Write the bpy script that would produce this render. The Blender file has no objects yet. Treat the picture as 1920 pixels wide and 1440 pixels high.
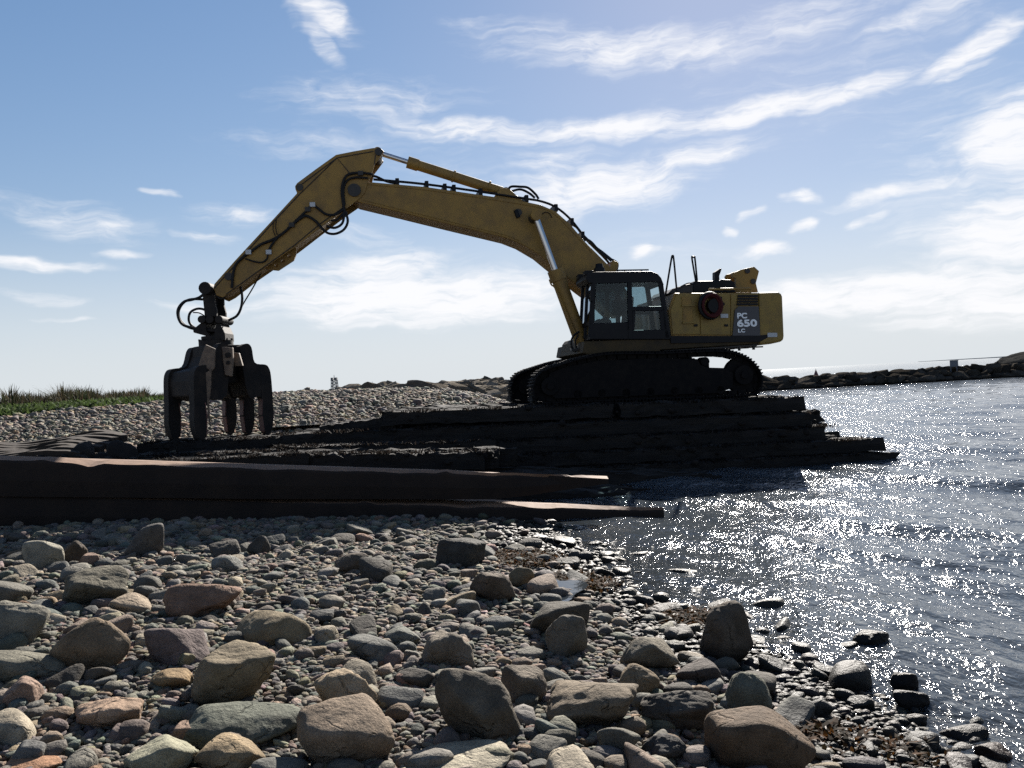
import bpy, bmesh, math, random
import numpy as np
from mathutils import Vector, Matrix, Quaternion

scene = bpy.context.scene
col = scene.collection
R = math.radians
rng = np.random.default_rng(7)
random.seed(7)

# ------------------------------------------------------------------ camera
F = 1554.0                      # focal length in photo pixels (1920 wide)
TH = R(3.0)                     # camera roll
CAM = np.array([0.0, 0.0, 2.2])
HC = 717.8                      # photo row of the horizon at the picture's centre column
cs, sn = math.cos(TH), math.sin(TH)

cam_d = bpy.data.cameras.new('camera')
cam_d.sensor_width = 36.0
cam_d.lens = 36.0 * F / 1920.0
cam_d.clip_start = 0.05
cam_d.clip_end = 80000
cam_o = bpy.data.objects.new('camera', cam_d)
col.objects.link(cam_o)
PITCH = -math.atan((720 - HC) / F)
fwd = Vector((0, math.cos(PITCH), math.sin(PITCH)))
right0 = Vector((1, 0, 0)); up0 = right0.cross(fwd)
right = right0 * cs - up0 * sn
up = right0 * sn + up0 * cs
m = Matrix((right, up, -fwd)).transposed().to_4x4()
m.translation = Vector(CAM)
cam_o.matrix_world = m
scene.camera = cam_o

def ray(px, py):
    """direction through a photo pixel, scaled so that its y component is 1"""
    d = right * ((px - 960) / F) + up * (-(py - 720) / F) + fwd
    return np.array(d) / d.y

def at(px, py, y):
    return CAM + ray(px, py) * y

# ------------------------------------------------------------------ sky, sun, exposure
SUN_AZ, SUN_EL = R(16), R(29)
world = bpy.data.worlds.new('World'); scene.world = world
world.use_nodes = True
wt = world.node_tree; wt.nodes.clear()
def wn(t, **kw):
    n = wt.nodes.new(t)
    for k, v in kw.items(): setattr(n, k, v)
    return n
SKY_STRENGTH = 0.05
w_out = wn('ShaderNodeOutputWorld'); w_bg = wn('ShaderNodeBackground')
w_bg.inputs['Strength'].default_value = SKY_STRENGTH
sky = wn('ShaderNodeTexSky', sky_type='NISHITA')
sky.sun_disc = False
sky.sun_elevation = SUN_EL
sky.sun_rotation = SUN_AZ
sky.altitude = 0; sky.air_density = 1.0; sky.dust_density = 0.1; sky.ozone_density = 1.5
tc = wn('ShaderNodeTexCoord')
sepd = wn('ShaderNodeSeparateXYZ'); wt.links.new(tc.outputs['Generated'], sepd.inputs[0])
def wmath(op, a, b=None, clamp=False):
    n = wn('ShaderNodeMath', operation=op, use_clamp=clamp)
    for i, v in enumerate((a, b)):
        if v is None: continue
        if isinstance(v, (int, float)): n.inputs[i].default_value = v
        else: wt.links.new(v, n.inputs[i])
    return n.outputs[0]
az = wmath('MULTIPLY', wmath('ARCTAN2', sepd.outputs[0], sepd.outputs[1]), 180 / math.pi)
el = wmath('MULTIPLY', wmath('ARCSINE', sepd.outputs[2]), 180 / math.pi)
ae = wn('ShaderNodeCombineXYZ'); wt.links.new(az, ae.inputs[0]); wt.links.new(el, ae.inputs[1])
# warp of the azimuth/elevation chart so that cloud outlines are never ellipses
wz = wn('ShaderNodeTexNoise'); wz.inputs['Scale'].default_value = 0.28; wz.inputs['Detail'].default_value = 3
wt.links.new(ae.outputs[0], wz.inputs['Vector'])
wsub = wn('ShaderNodeVectorMath', operation='SUBTRACT'); wt.links.new(wz.outputs['Color'], wsub.inputs[0]); wsub.inputs[1].default_value = (.5, .5, .5)
wmul = wn('ShaderNodeVectorMath', operation='MULTIPLY'); wt.links.new(wsub.outputs[0], wmul.inputs[0]); wmul.inputs[1].default_value = (5.0, 1.7, 0)
aew = wn('ShaderNodeVectorMath', operation='ADD'); wt.links.new(ae.outputs[0], aew.inputs[0]); wt.links.new(wmul.outputs[0], aew.inputs[1])

CLOUDS = [  # photo centre, half length, half width (photo px), tilt (deg), strength
    (780, 560, 350, 58, 1, 1.15), (720, 500, 170, 38, 6, .9), (960, 545, 160, 50, 0, .85), (560, 540, 150, 30, 4, .7), (820, 606, 250, 13, 2, .8), (400, 580, 130, 10, 0, .7),
    (1120, 350, 220, 58, 6, .95), (1280, 300, 190, 30, 10, .8), (1040, 300, 150, 30, 4, .55),
    (900, 246, 260, 28, -2, .8), (1160, 238, 260, 26, 3, .95), (1420, 208, 220, 28, 8, 1.0), (1600, 168, 140, 24, 14, .9),
    (1200, 92, 360, 48, -2, .72), (1000, 60, 260, 36, -4, .4), (1500, 40, 260, 50, 6, .55), (1820, 88, 130, 26, 20, 1.0), (1790, 132, 80, 12, 14, .75), (1760, 20, 240, 30, 10, .6),
    (1910, 250, 120, 90, 10, 1.0), (1900, 430, 190, 90, 0, 1.0), (1850, 520, 190, 60, 0, .9), (2050, 330, 200, 200, 0, .8),
    (1640, 545, 300, 42, 2, 1.1), (1500, 560, 230, 44, 0, .9), (1840, 570, 220, 60, 2, .9),
    (1498, 371, 42, 15, 0, 1.0), (1512, 420, 36, 13, 0, .95), (1412, 404, 34, 11, 4, .8), (1430, 463, 64, 15, 4, 1.0), (1358, 433, 22, 11, 0, .8), (1200, 475, 40, 17, 0, 1.0), (1640, 408, 50, 11, 12, .9), (1690, 356, 150, 16, 10, .85),
    (610, 30, 100, 40, -28, .85), (610, 80, 70, 30, -50, .6), (700, 190, 260, 55, 0, .5), (600, 270, 240, 40, 2, .42),
    (1600, 120, 520, 190, 4, .34), (1850, 340, 260, 230, 0, .5), (900, 330, 380, 90, 0, .3), (1250, 470, 260, 60, 0, .3),
    (150, 415, 170, 44, -6, .6), (60, 496, 150, 14, 2, .85), (300, 358, 36, 8, 0, .8), (450, 398, 130, 26, 2, .62), (390, 442, 80, 12, 0, .6), (90, 562, 90, 16, -4, .6), (230, 478, 60, 10, 0, .6), (520, 395, 80, 20, 0, .4), (130, 602, 60, 6, 0, .5), (660, 440, 160, 26, 0, .45),
]
acc = None
for (cx, cy, a, b, rot, st) in CLOUDS:
    d = ray(cx, cy)
    c_az = math.degrees(math.atan2(d[0], d[1])); c_el = math.degrees(math.atan2(d[2], math.hypot(d[0], d[1])))
    k = math.degrees(1 / F) * math.cos(R(c_az)) * math.cos(R(c_el))
    mp = wn('ShaderNodeMapping', vector_type='TEXTURE')
    mp.inputs['Location'].default_value = (c_az, c_el, 0)
    mp.inputs['Rotation'].default_value = (0, 0, R(rot - 3))
    mp.inputs['Scale'].default_value = (a * k, b * k, 1)
    wt.links.new(aew.outputs[0], mp.inputs['Vector'])
    ln = wn('ShaderNodeVectorMath', operation='LENGTH'); wt.links.new(mp.outputs[0], ln.inputs[0])
    mr = wn('ShaderNodeMapRange', interpolation_type='SMOOTHSTEP')
    wt.links.new(ln.outputs['Value'], mr.inputs[0])
    mr.inputs[1].default_value = 1.55; mr.inputs[2].default_value = 0.1
    mr.inputs[3].default_value = 0.0; mr.inputs[4].default_value = st
    acc = mr.outputs[0] if acc is None else wmath('MAXIMUM', acc, mr.outputs[0])
# the same kind of wisps elsewhere round the sky
mpB = wn('ShaderNodeMapping'); mpB.inputs['Scale'].default_value = (0.035, 0.11, 1)
wt.links.new(ae.outputs[0], mpB.inputs['Vector'])
nB = wn('ShaderNodeTexNoise'); nB.inputs['Scale'].default_value = 1.0; nB.inputs['Detail'].default_value = 2
wt.links.new(mpB.outputs[0], nB.inputs['Vector'])
azabs = wmath('ABSOLUTE', az)
mo = wn('ShaderNodeMapRange', interpolation_type='SMOOTHSTEP'); wt.links.new(azabs, mo.inputs[0])
mo.inputs[1].default_value = 30; mo.inputs[2].default_value = 46
mo2 = wn('ShaderNodeMapRange', interpolation_type='SMOOTHSTEP'); wt.links.new(el, mo2.inputs[0])
mo2.inputs[1].default_value = 23; mo2.inputs[2].default_value = 36
outside = wmath('MAXIMUM', mo.outputs[0], mo2.outputs[0])
mB = wn('ShaderNodeMapRange', interpolation_type='SMOOTHSTEP'); wt.links.new(nB.outputs[0], mB.inputs[0])
mB.inputs[1].default_value = .45; mB.inputs[2].default_value = .75
acc = wmath('MAXIMUM', acc, wmath('MULTIPLY', mB.outputs[0], outside))
# wispy fine structure, drawn out along the wind
mpN = wn('ShaderNodeMapping'); mpN.inputs['Rotation'].default_value = (0, 0, R(-5)); mpN.inputs['Scale'].default_value = (0.26, 1.35, 1)
wt.links.new(aew.outputs[0], mpN.inputs['Vector'])
nz = wn('ShaderNodeTexNoise'); nz.inputs['Scale'].default_value = 1.0; nz.inputs['Detail'].default_value = 12; nz.inputs['Roughness'].default_value = .6; nz.inputs['Distortion'].default_value = .25
wt.links.new(mpN.outputs[0], nz.inputs['Vector'])
nzc = wmath('MULTIPLY', wmath('SUBTRACT', nz.outputs[0], .5), 2.3)
# a second, finer grain of fibres running along the wind
mpF = wn('ShaderNodeMapping'); mpF.inputs['Rotation'].default_value = (0, 0, R(-9)); mpF.inputs['Scale'].default_value = (0.9, 5.5, 1)
wt.links.new(aew.outputs[0], mpF.inputs['Vector'])
nf = wn('ShaderNodeTexNoise'); nf.inputs['Scale'].default_value = 1.0; nf.inputs['Detail'].default_value = 6; nf.inputs['Roughness'].default_value = .6; nf.inputs['Distortion'].default_value = .6
wt.links.new(mpF.outputs[0], nf.inputs['Vector'])
nzc = wmath('ADD', nzc, wmath('MULTIPLY', wmath('SUBTRACT', nf.outputs[0], .5), .5))
dens = wmath('ADD', wmath('MULTIPLY', acc, .98), wmath('MULTIPLY', nzc, wmath('ADD', wmath('MULTIPLY', acc, .75), .13)))
fin = wn('ShaderNodeMapRange', interpolation_type='SMOOTHSTEP'); wt.links.new(dens, fin.inputs[0])
fin.inputs[1].default_value = .16; fin.inputs[2].default_value = 1.12; fin.inputs[3].default_value = 0; fin.inputs[4].default_value = .93
mixc = wn('ShaderNodeMix', data_type='RGBA')
wt.links.new(fin.outputs[0], mixc.inputs[0])
# soft shoulder for the glare round the sun, and the pale sea haze low over the horizon
g0 = wn('ShaderNodeVectorMath', operation='SCALE'); wt.links.new(sky.outputs[0], g0.inputs[0]); g0.inputs['Scale'].default_value = .0975
g1 = wn('ShaderNodeVectorMath', operation='ADD'); wt.links.new(g0.outputs[0], g1.inputs[0]); g1.inputs[1].default_value = (1, 1, 1)
g2 = wn('ShaderNodeVectorMath', operation='DIVIDE'); wt.links.new(sky.outputs[0], g2.inputs[0]); wt.links.new(g1.outputs[0], g2.inputs[1])
hz = wn('ShaderNodeMapRange', interpolation_type='SMOOTHSTEP'); wt.links.new(el, hz.inputs[0])
hz.inputs[1].default_value = 13; hz.inputs[2].default_value = -2; hz.inputs[3].default_value = 0; hz.inputs[4].default_value = .9
mixh = wn('ShaderNodeMix', data_type='RGBA'); wt.links.new(hz.outputs[0], mixh.inputs[0]); hs = wn('ShaderNodeHueSaturation'); hs.inputs['Saturation'].default_value = 1.26; wt.links.new(g2.outputs[0], hs.inputs['Color'])
tint = wn('ShaderNodeVectorMath', operation='MULTIPLY'); wt.links.new(hs.outputs[0], tint.inputs[0]); tint.inputs[1].default_value = (.97, .93, 1.02)
wt.links.new(tint.outputs[0], mixh.inputs[6])
HZ = 1 / SKY_STRENGTH
mixh.inputs[7].default_value = (.212 * HZ, .235 * HZ, .257 * HZ, 1)
wt.links.new(mixh.outputs[2], mixc.inputs[6])
CB = .308 / SKY_STRENGTH
mixc.inputs[7].default_value = (CB, CB * 1.0, CB * 1.02, 1)
wt.links.new(mixc.outputs[2], w_bg.inputs['Color'])
wt.links.new(w_bg.outputs[0], w_out.inputs[0])

sun_dir = Vector((math.sin(SUN_AZ) * math.cos(SUN_EL), math.cos(SUN_AZ) * math.cos(SUN_EL), math.sin(SUN_EL)))
sun_d = bpy.data.lights.new('sun', 'SUN'); sun_d.energy = 5.0; sun_d.angle = R(0.53); sun_d.color = (1.0, .94, .86)
sun_o = bpy.data.objects.new('sun', sun_d); col.objects.link(sun_o)
sun_o.rotation_euler = sun_dir.to_track_quat('Z', 'Y').to_euler()
vs = scene.view_settings
vs.view_transform = 'Standard'; vs.look = 'None'; vs.gamma = 1; vs.exposure = 1.70; vs.use_curve_mapping = False
scene.cycles.use_denoising = False
scene.cycles.max_bounces = 8; scene.cycles.transparent_max_bounces = 12
scene.cycles.caustics_reflective = False; scene.cycles.caustics_refractive = False
scene.cycles.sample_clamp_indirect = 6

# ------------------------------------------------------------------ materials
def material(name, color, rough=.7, metal=0, noise=None, bump=None, obj_color=False, spec=.5):
    """noise = (scale, amount, second colour); bump = (scale, strength, distance)"""
    mt = bpy.data.materials.new(name); mt.use_nodes = True
    t = mt.node_tree; p = t.nodes['Principled BSDF']
    p.inputs['Base Color'].default_value = (*color, 1); p.inputs['Roughness'].default_value = rough
    p.inputs['Metallic'].default_value = metal; p.inputs['Specular IOR Level'].default_value = spec
    tcn = t.nodes.new('ShaderNodeTexCoord')
    if noise:
        n = t.nodes.new('ShaderNodeTexNoise'); n.inputs['Scale'].default_value = noise[0]; n.inputs['Detail'].default_value = 6; n.inputs['Roughness'].default_value = .65
        t.links.new(tcn.outputs['Object'], n.inputs['Vector'])
        rmp = t.nodes.new('ShaderNodeMapRange'); rmp.inputs[1].default_value = .42; rmp.inputs[2].default_value = .72
        rmp.inputs[4].default_value = noise[1]
        t.links.new(n.outputs[0], rmp.inputs[0])
        mx = t.nodes.new('ShaderNodeMix'); mx.data_type = 'RGBA'
        mx.inputs[6].default_value = (*color, 1); mx.inputs[7].default_value = (*noise[2], 1)
        t.links.new(rmp.outputs[0], mx.inputs[0]); t.links.new(mx.outputs[2], p.inputs['Base Color'])
    if bump:
        n2 = t.nodes.new('ShaderNodeTexNoise'); n2.inputs['Scale'].default_value = bump[0]; n2.inputs['Detail'].default_value = 5
        t.links.new(tcn.outputs['Object'], n2.inputs['Vector'])
        b = t.nodes.new('ShaderNodeBump'); b.inputs['Strength'].default_value = bump[1]; b.inputs['Distance'].default_value = bump[2]
        t.links.new(n2.outputs[0], b.inputs['Height']); t.links.new(b.outputs[0], p.inputs['Normal'])
    return mt

M = {}
M['yellow'] = material('machine_yellow', (.225, .130, .028), .55, spec=.3, noise=(2.2, .75, (.10, .06, .025)), bump=(30, .12, .01))
M['yellow2'] = material('machine_yellow_clean', (.21, .134, .028), .5, spec=.3, noise=(3, .65, (.10, .064, .026)))
M['black'] = material('black_paint', (.006, .006, .008), .5, spec=.15, noise=(5, .5, (.013, .012, .012)))
M['grime'] = material('grimy_yellow', (.05, .034, .015), .7, spec=.2, noise=(2.5, .8, (.02, .016, .012)))
M['rubber'] = material('hose_rubber', (.007, .007, .008), .6, spec=.2)
M['steel'] = material('worn_steel', (.018, .016, .015), .6, .2, noise=(6, .7, (.035, .025, .018)), bump=(25, .3, .01))
M['track'] = material('track_steel', (.006, .0055, .006), .8, .0, spec=.1, noise=(6, .6, (.016, .013, .011)), bump=(30, .3, .01))
M['chrome'] = material('chrome_rod', (.45, .45, .46), .16, 1.0)
M['tine'] = material('grapple_steel', (.010, .009, .009), .75, .0, spec=.2, noise=(3, .8, (.032, .024, .019)), bump=(18, .4, .015))
M['worn_or_sunlit'] = material('worn_or_sunlit_steel', (.13, .09, .06), .7, .0, noise=(7, .9, (.04, .026, .02)), bump=(14, .4, .01))
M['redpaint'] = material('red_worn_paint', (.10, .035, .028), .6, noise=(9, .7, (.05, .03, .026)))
M['hosered'] = material('red_hose', (.05, .008, .008), .7, spec=.15, noise=(10, .5, (.04, .012, .012)))
M['white'] = material('white_print', (.75, .75, .75), .5)
M['decal'] = material('dark_decal', (.018, .018, .026), .4)
M['sticker'] = material('pale_sticker', (.42, .43, .44), .5, noise=(60, .6, (.12, .12, .13)))
M['seat'] = material('seat_cloth', (.03, .03, .034), .8)
M['timber'] = material('weathered_timber', (.0105, .0095, .009), .9, spec=.25, noise=(3, .8, (.022, .018, .015)), bump=(9, .7, .03))
M['timber_top'] = material('bleached_timber', (.035, .027, .021), .9, spec=.2, noise=(5, .8, (.018, .014, .012)), bump=(12, .6, .02))
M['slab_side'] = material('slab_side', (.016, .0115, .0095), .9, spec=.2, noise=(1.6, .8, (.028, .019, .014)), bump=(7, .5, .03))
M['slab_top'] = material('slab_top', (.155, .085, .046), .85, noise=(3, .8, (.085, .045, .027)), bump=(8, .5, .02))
M['tower'] = material('grey_tower', (.10, .11, .12), .6)
M['sail'] = material('grey_mast', (.35, .36, .38), .6)
M['bird'] = material('bird_plumage', (.02, .02, .022), .8, noise=(30, .5, (.05, .05, .05)))
M['buoy'] = material('red_buoy', (.10, .02, .02), .5, noise=(8, .5, (.05, .015, .015)))
M['sign'] = material('grey_sign', (.09, .10, .12), .6, noise=(4, .4, (.14, .15, .16)))

def glass_mat():
    mt = bpy.data.materials.new('cab_glass'); mt.use_nodes = True
    t = mt.node_tree; t.nodes.clear()
    o = t.nodes.new('ShaderNodeOutputMaterial'); mx = t.nodes.new('ShaderNodeMixShader')
    tr = t.nodes.new('ShaderNodeBsdfTransparent'); tr.inputs[0].default_value = (.66, .74, .76, 1)
    gl = t.nodes.new('ShaderNodeBsdfGlossy'); gl.inputs['Roughness'].default_value = .03; gl.inputs[0].default_value = (.5, .53, .56, 1)
    fr = t.nodes.new('ShaderNodeFresnel'); fr.inputs[0].default_value = 1.45
    t.links.new(fr.outputs[0], mx.inputs[0]); t.links.new(tr.outputs[0], mx.inputs[1]); t.links.new(gl.outputs[0], mx.inputs[2])
    t.links.new(mx.outputs[0], o.inputs[0])
    return mt
M['glass'] = glass_mat()

def stone_mat(name, source, scale=1.0):
    """source: 'object' reads the object's colour, 'attribute' reads the vertex colour"""
    mt = bpy.data.materials.new(name); mt.use_nodes = True
    t = mt.node_tree; p = t.nodes['Principled BSDF']
    tcn = t.nodes.new('ShaderNodeTexCoord'); geo = t.nodes.new('ShaderNodeNewGeometry')
    if source == 'object':
        oi = t.nodes.new('ShaderNodeObjectInfo'); c0 = oi.outputs['Color']
    else:
        at_ = t.nodes.new('ShaderNodeAttribute'); at_.attribute_name = 'stone_colour'; c0 = at_.outputs['Color']
    pos = geo.outputs['Position']
    n1 = t.nodes.new('ShaderNodeTexNoise'); n1.inputs['Scale'].default_value = 7 * scale; n1.inputs['Detail'].default_value = 5; n1.inputs['Roughness'].default_value = .6
    t.links.new(pos, n1.inputs['Vector'])
    n2 = t.nodes.new('ShaderNodeTexNoise'); n2.inputs['Scale'].default_value = 120 * scale; n2.inputs['Detail'].default_value = 3
    t.links.new(pos, n2.inputs['Vector'])
    def mr(sock, a, b, c, d):
        r = t.nodes.new('ShaderNodeMapRange'); t.links.new(sock, r.inputs[0])
        for i, v in enumerate((a, b, c, d)): r.inputs[i + 1].default_value = v
        return r.outputs[0]
    def mul(a, b):
        n = t.nodes.new('ShaderNodeMath'); n.operation = 'MULTIPLY'
        t.links.new(a, n.inputs[0])
        if isinstance(b, float): n.inputs[1].default_value = b
        else: t.links.new(b, n.inputs[1])
        return n.outputs[0]
    k = mul(mr(n1.outputs[0], .3, .75, .62, 1.28), mr(n2.outputs[0], .3, .7, .72, 1.25))
    # the damp band just above the water line: wet stone is darker and shinier
    sp = t.nodes.new('ShaderNodeSeparateXYZ'); t.links.new(pos, sp.inputs[0])
    n3 = t.nodes.new('ShaderNodeTexNoise'); n3.inputs['Scale'].default_value = .9; n3.inputs['Detail'].default_value = 3
    t.links.new(pos, n3.inputs['Vector'])
    ad = t.nodes.new('ShaderNodeMath'); ad.operation = 'MULTIPLY_ADD'; t.links.new(n3.outputs[0], ad.inputs[0]); ad.inputs[1].default_value = -.25; t.links.new(sp.outputs[2], ad.inputs[2])
    dry = mr(ad.outputs[0], -.04, .07, 0., 1.)
    k = mul(k, mr(dry, 0, 1, .22, 1.))
    wm = t.nodes.new('ShaderNodeVectorMath'); wm.operation = 'MULTIPLY'; t.links.new(c0, wm.inputs[0]); wm.inputs[1].default_value = (.56, .52, .45)
    c0 = wm.outputs[0]
    vm = t.nodes.new('ShaderNodeVectorMath'); vm.operation = 'SCALE'
    t.links.new(c0, vm.inputs[0]); t.links.new(k, vm.inputs['Scale'])
    t.links.new(vm.outputs[0], p.inputs['Base Color'])
    t.links.new(mr(dry, 0, 1, .5, .85), p.inputs['Roughness']); p.inputs['Specular IOR Level'].default_value = .13
    bu = t.nodes.new('ShaderNodeBump'); bu.inputs['Strength'].default_value = .8; bu.inputs['Distance'].default_value = .022 / scale
    n4 = t.nodes.new('ShaderNodeTexNoise'); n4.inputs['Scale'].default_value = 34 * scale; n4.inputs['Detail'].default_value = 6; n4.inputs['Roughness'].default_value = .65
    t.links.new(pos, n4.inputs['Vector'])
    t.links.new(n4.outputs[0], bu.inputs['Height'])
    b0 = t.nodes.new('ShaderNodeBump'); b0.inputs['Strength'].default_value = .7; b0.inputs['Distance'].default_value = .07 / scale
    n5 = t.nodes.new('ShaderNodeTexNoise'); n5.inputs['Scale'].default_value = 8 * scale; n5.inputs['Detail'].default_value = 4; n5.inputs['Roughness'].default_value = .55; n5.noise_type = 'RIDGED_MULTIFRACTAL' if source == 'object' else 'FBM'
    t.links.new(pos, n5.inputs['Vector']); t.links.new(n5.outputs[0], b0.inputs['Height'])
    if source == 'object': b0.inputs['Distance'].default_value = .016
    if source == 'object':
        dn = t.nodes.new('ShaderNodeTexNoise'); dn.inputs['Scale'].default_value = 4; dn.inputs['Detail'].default_value = 3; t.links.new(pos, dn.inputs['Vector'])
        dv = t.nodes.new('ShaderNodeVectorMath'); dv.operation = 'MULTIPLY_ADD'; t.links.new(dn.outputs['Color'], dv.inputs[0]); dv.inputs[1].default_value = (.35, .35, .35); t.links.new(pos, dv.inputs[2])
        vo = t.nodes.new('ShaderNodeTexVoronoi'); vo.feature = 'DISTANCE_TO_EDGE'; vo.inputs['Scale'].default_value = 3.1; t.links.new(dv.outputs[0], vo.inputs['Vector'])
        gate = mr(n1.outputs[0], .5, .6, 0., 1.)
        ck = t.nodes.new('ShaderNodeMath'); ck.operation = 'MULTIPLY'; t.links.new(mr(vo.outputs[0], 0., .035, 1., 0.), ck.inputs[0]); t.links.new(gate, ck.inputs[1])
        bc = t.nodes.new('ShaderNodeBump'); bc.invert = True; bc.inputs['Strength'].default_value = .9; bc.inputs['Distance'].default_value = .02; t.links.new(ck.outputs[0], bc.inputs['Height'])
        t.links.new(bc.outputs[0], b0.inputs['Normal'])
    t.links.new(b0.outputs[0], bu.inputs['Normal']); t.links.new(bu.outputs[0], p.inputs['Normal'])
    return mt
M['stone'] = stone_mat('stone', 'object')
M['far_stone'] = stone_mat('far_stone', 'object', .3); M['far_stone'].node_tree.nodes['Principled BSDF'].inputs['Specular IOR Level'].default_value = 0
M['pebble'] = stone_mat('pebble', 'attribute')
M['pebble_far'] = stone_mat('pebble_far', 'attribute', .3)

# ------------------------------------------------------------------ mesh helpers
def tag(o, label=None, cat=None, group=None, kind=None):
    if label: o['label'] = label
    if cat: o['category'] = cat
    if group: o['group'] = group
    if kind: o['kind'] = kind
    return o

def link(o, parent=None):
    col.objects.link(o)
    if parent is not None: o.parent = parent
    return o

def empty(name, loc=(0, 0, 0), rz=0):
    o = bpy.data.objects.new(name, None); o.location = loc; o.rotation_euler = (0, 0, rz); o.empty_display_size = .3
    return link(o)

def np_mesh(name, verts, tris, smooth=True, nside=3):
    me = bpy.data.meshes.new(name)
    verts = np.ascontiguousarray(verts, dtype=np.float32); tris = np.ascontiguousarray(tris, dtype=np.int32)
    me.vertices.add(len(verts)); me.vertices.foreach_set('co', verts.ravel())
    n = len(tris)
    me.loops.add(n * nside); me.loops.foreach_set('vertex_index', tris.ravel())
    me.polygons.add(n); me.polygons.foreach_set('loop_start', np.arange(0, n * nside, nside, dtype=np.int32))
    me.polygons.foreach_set('use_smooth', np.full(n, smooth, dtype=bool))
    me.update(calc_edges=True)
    return me

class MB:
    """collects solids and links them as one mesh object"""
    def __init__(s): s.v = []; s.f = []; s.mi = []; s.cur = 0; s.sm = []
    def add(s, vs_, fs_, smooth=False):
        o = len(s.v); s.v += [tuple(p) for p in vs_]
        for f in fs_: s.f.append([i + o for i in f]); s.mi.append(s.cur); s.sm.append(smooth)
    def box(s, x0, x1, y0, y1, z0, z1):
        vs_ = [(x, y, z) for x in (x0, x1) for y in (y0, y1) for z in (z0, z1)]
        s.add(vs_, [(0, 1, 3, 2), (4, 6, 7, 5), (0, 4, 5, 1), (2, 3, 7, 6), (0, 2, 6, 4), (1, 5, 7, 3)])
    def prism(s, poly, v0, v1):
        """poly: list of (x, z), extruded in y from v0 to v1"""
        ar = sum(poly[i][0] * poly[(i + 1) % len(poly)][1] - poly[(i + 1) % len(poly)][0] * poly[i][1] for i in range(len(poly)))
        if ar < 0: poly = poly[::-1]
        n = len(poly)
        vs_ = [(x, v0, z) for x, z in poly] + [(x, v1, z) for x, z in poly]
        fs = [tuple(range(n)), tuple(range(2 * n - 1, n - 1, -1))]
        for i in range(n):
            j = (i + 1) % n; fs.append((j, i, i + n, j + n))
        s.add(vs_, fs)
    def tube(s, pts, r, n=8, closed=False, cap=True):
        P = [Vector(p) for p in pts]; rings = []
        rr = r if hasattr(r, '__len__') else [r] * len(P)
        prev = None
        for i, p in enumerate(P):
            a = P[max(i - 1, 0)] if not closed else P[i - 1]; b = P[min(i + 1, len(P) - 1)] if not closed else P[(i + 1) % len(P)]
            t = (b - a)
            if t.length < 1e-6: t = Vector((0, 0, 1))
            t.normalize()
            if prev is None:
                q = Vector((0, 0, 1)) if abs(t.z) < .9 else Vector((1, 0, 0))
                nx = t.cross(q).normalized()
            else:
                nx = (prev - t * prev.dot(t))
                nx = nx.normalized() if nx.length > 1e-6 else t.orthogonal().normalized()
            prev = nx; ny = t.cross(nx)
            rings.append([p + (nx * math.cos(2 * math.pi * k / n) + ny * math.sin(2 * math.pi * k / n)) * rr[i] for k in range(n)])
        vs_ = [v for rg in rings for v in rg]; fs = []
        m_ = len(rings)
        for i in range(m_ if closed else m_ - 1):
            i2 = (i + 1) % m_
            for k in range(n):
                k2 = (k + 1) % n; fs.append((i * n + k, i * n + k2, i2 * n + k2, i2 * n + k))
        s.add(vs_, fs, True)
        if cap and not closed:
            s.add(rings[0], [tuple(range(n - 1, -1, -1))]); s.add(rings[-1], [tuple(range(n))])
    def build(s, name, mat, parent=None, bevel=0, loc=None):
        me = bpy.data.meshes.new(name); me.from_pydata(s.v, [], s.f)
        mats = mat if isinstance(mat, (list, tuple)) else [mat]
        for q in mats: me.materials.append(M[q])
        me.polygons.foreach_set('material_index', s.mi); me.polygons.foreach_set('use_smooth', s.sm); me.update()
        o = bpy.data.objects.new(name, me); link(o, parent)
        if loc is not None: o.location = loc
        if bevel:
            b = o.modifiers.new('bevel', 'BEVEL'); b.width = bevel; b.segments = 2; b.limit_method = 'ANGLE'; b.angle_limit = R(35)
        return o

def smooth_path(pts, k=6):
    """Catmull-Rom through 3-D points"""
    P = [np.array(p, float) for p in pts]; P = [2 * P[0] - P[1]] + P + [2 * P[-1] - P[-2]]
    out = []
    for i in range(1, len(P) - 2):
        for t in np.linspace(0, 1, k, endpoint=False):
            a, b, c, d = P[i - 1:i + 3]
            out.append(.5 * ((2 * b) + (-a + c) * t + (2 * a - 5 * b + 4 * c - d) * t * t + (-a + 3 * b - 3 * c + d) * t ** 3))
    out.append(P[-2]); return out

def ico(sub):
    bm = bmesh.new(); bmesh.ops.create_icosphere(bm, subdivisions=sub, radius=1.0)
    v = np.array([x.co[:] for x in bm.verts]); f = np.array([[q.index for q in p.verts] for p in bm.faces]); bm.free()
    return v, f

def waves_noise(p, seed, freq, octaves=4, gain=.5, n=7):
    """smooth pseudo noise from sines, about -1..1"""
    g = np.random.default_rng(seed); out = np.zeros(len(p)); a = 1.0; tot = 0
    for o in range(octaves):
        for _ in range(n):
            k = g.normal(size=p.shape[1]); k *= freq * (.7 + .6 * g.random()) / np.linalg.norm(k)
            out += a / n ** .5 * np.sin(p @ k + g.random() * 6.28)
        tot += a; a *= gain; freq *= 2.03
    return out / tot

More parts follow.
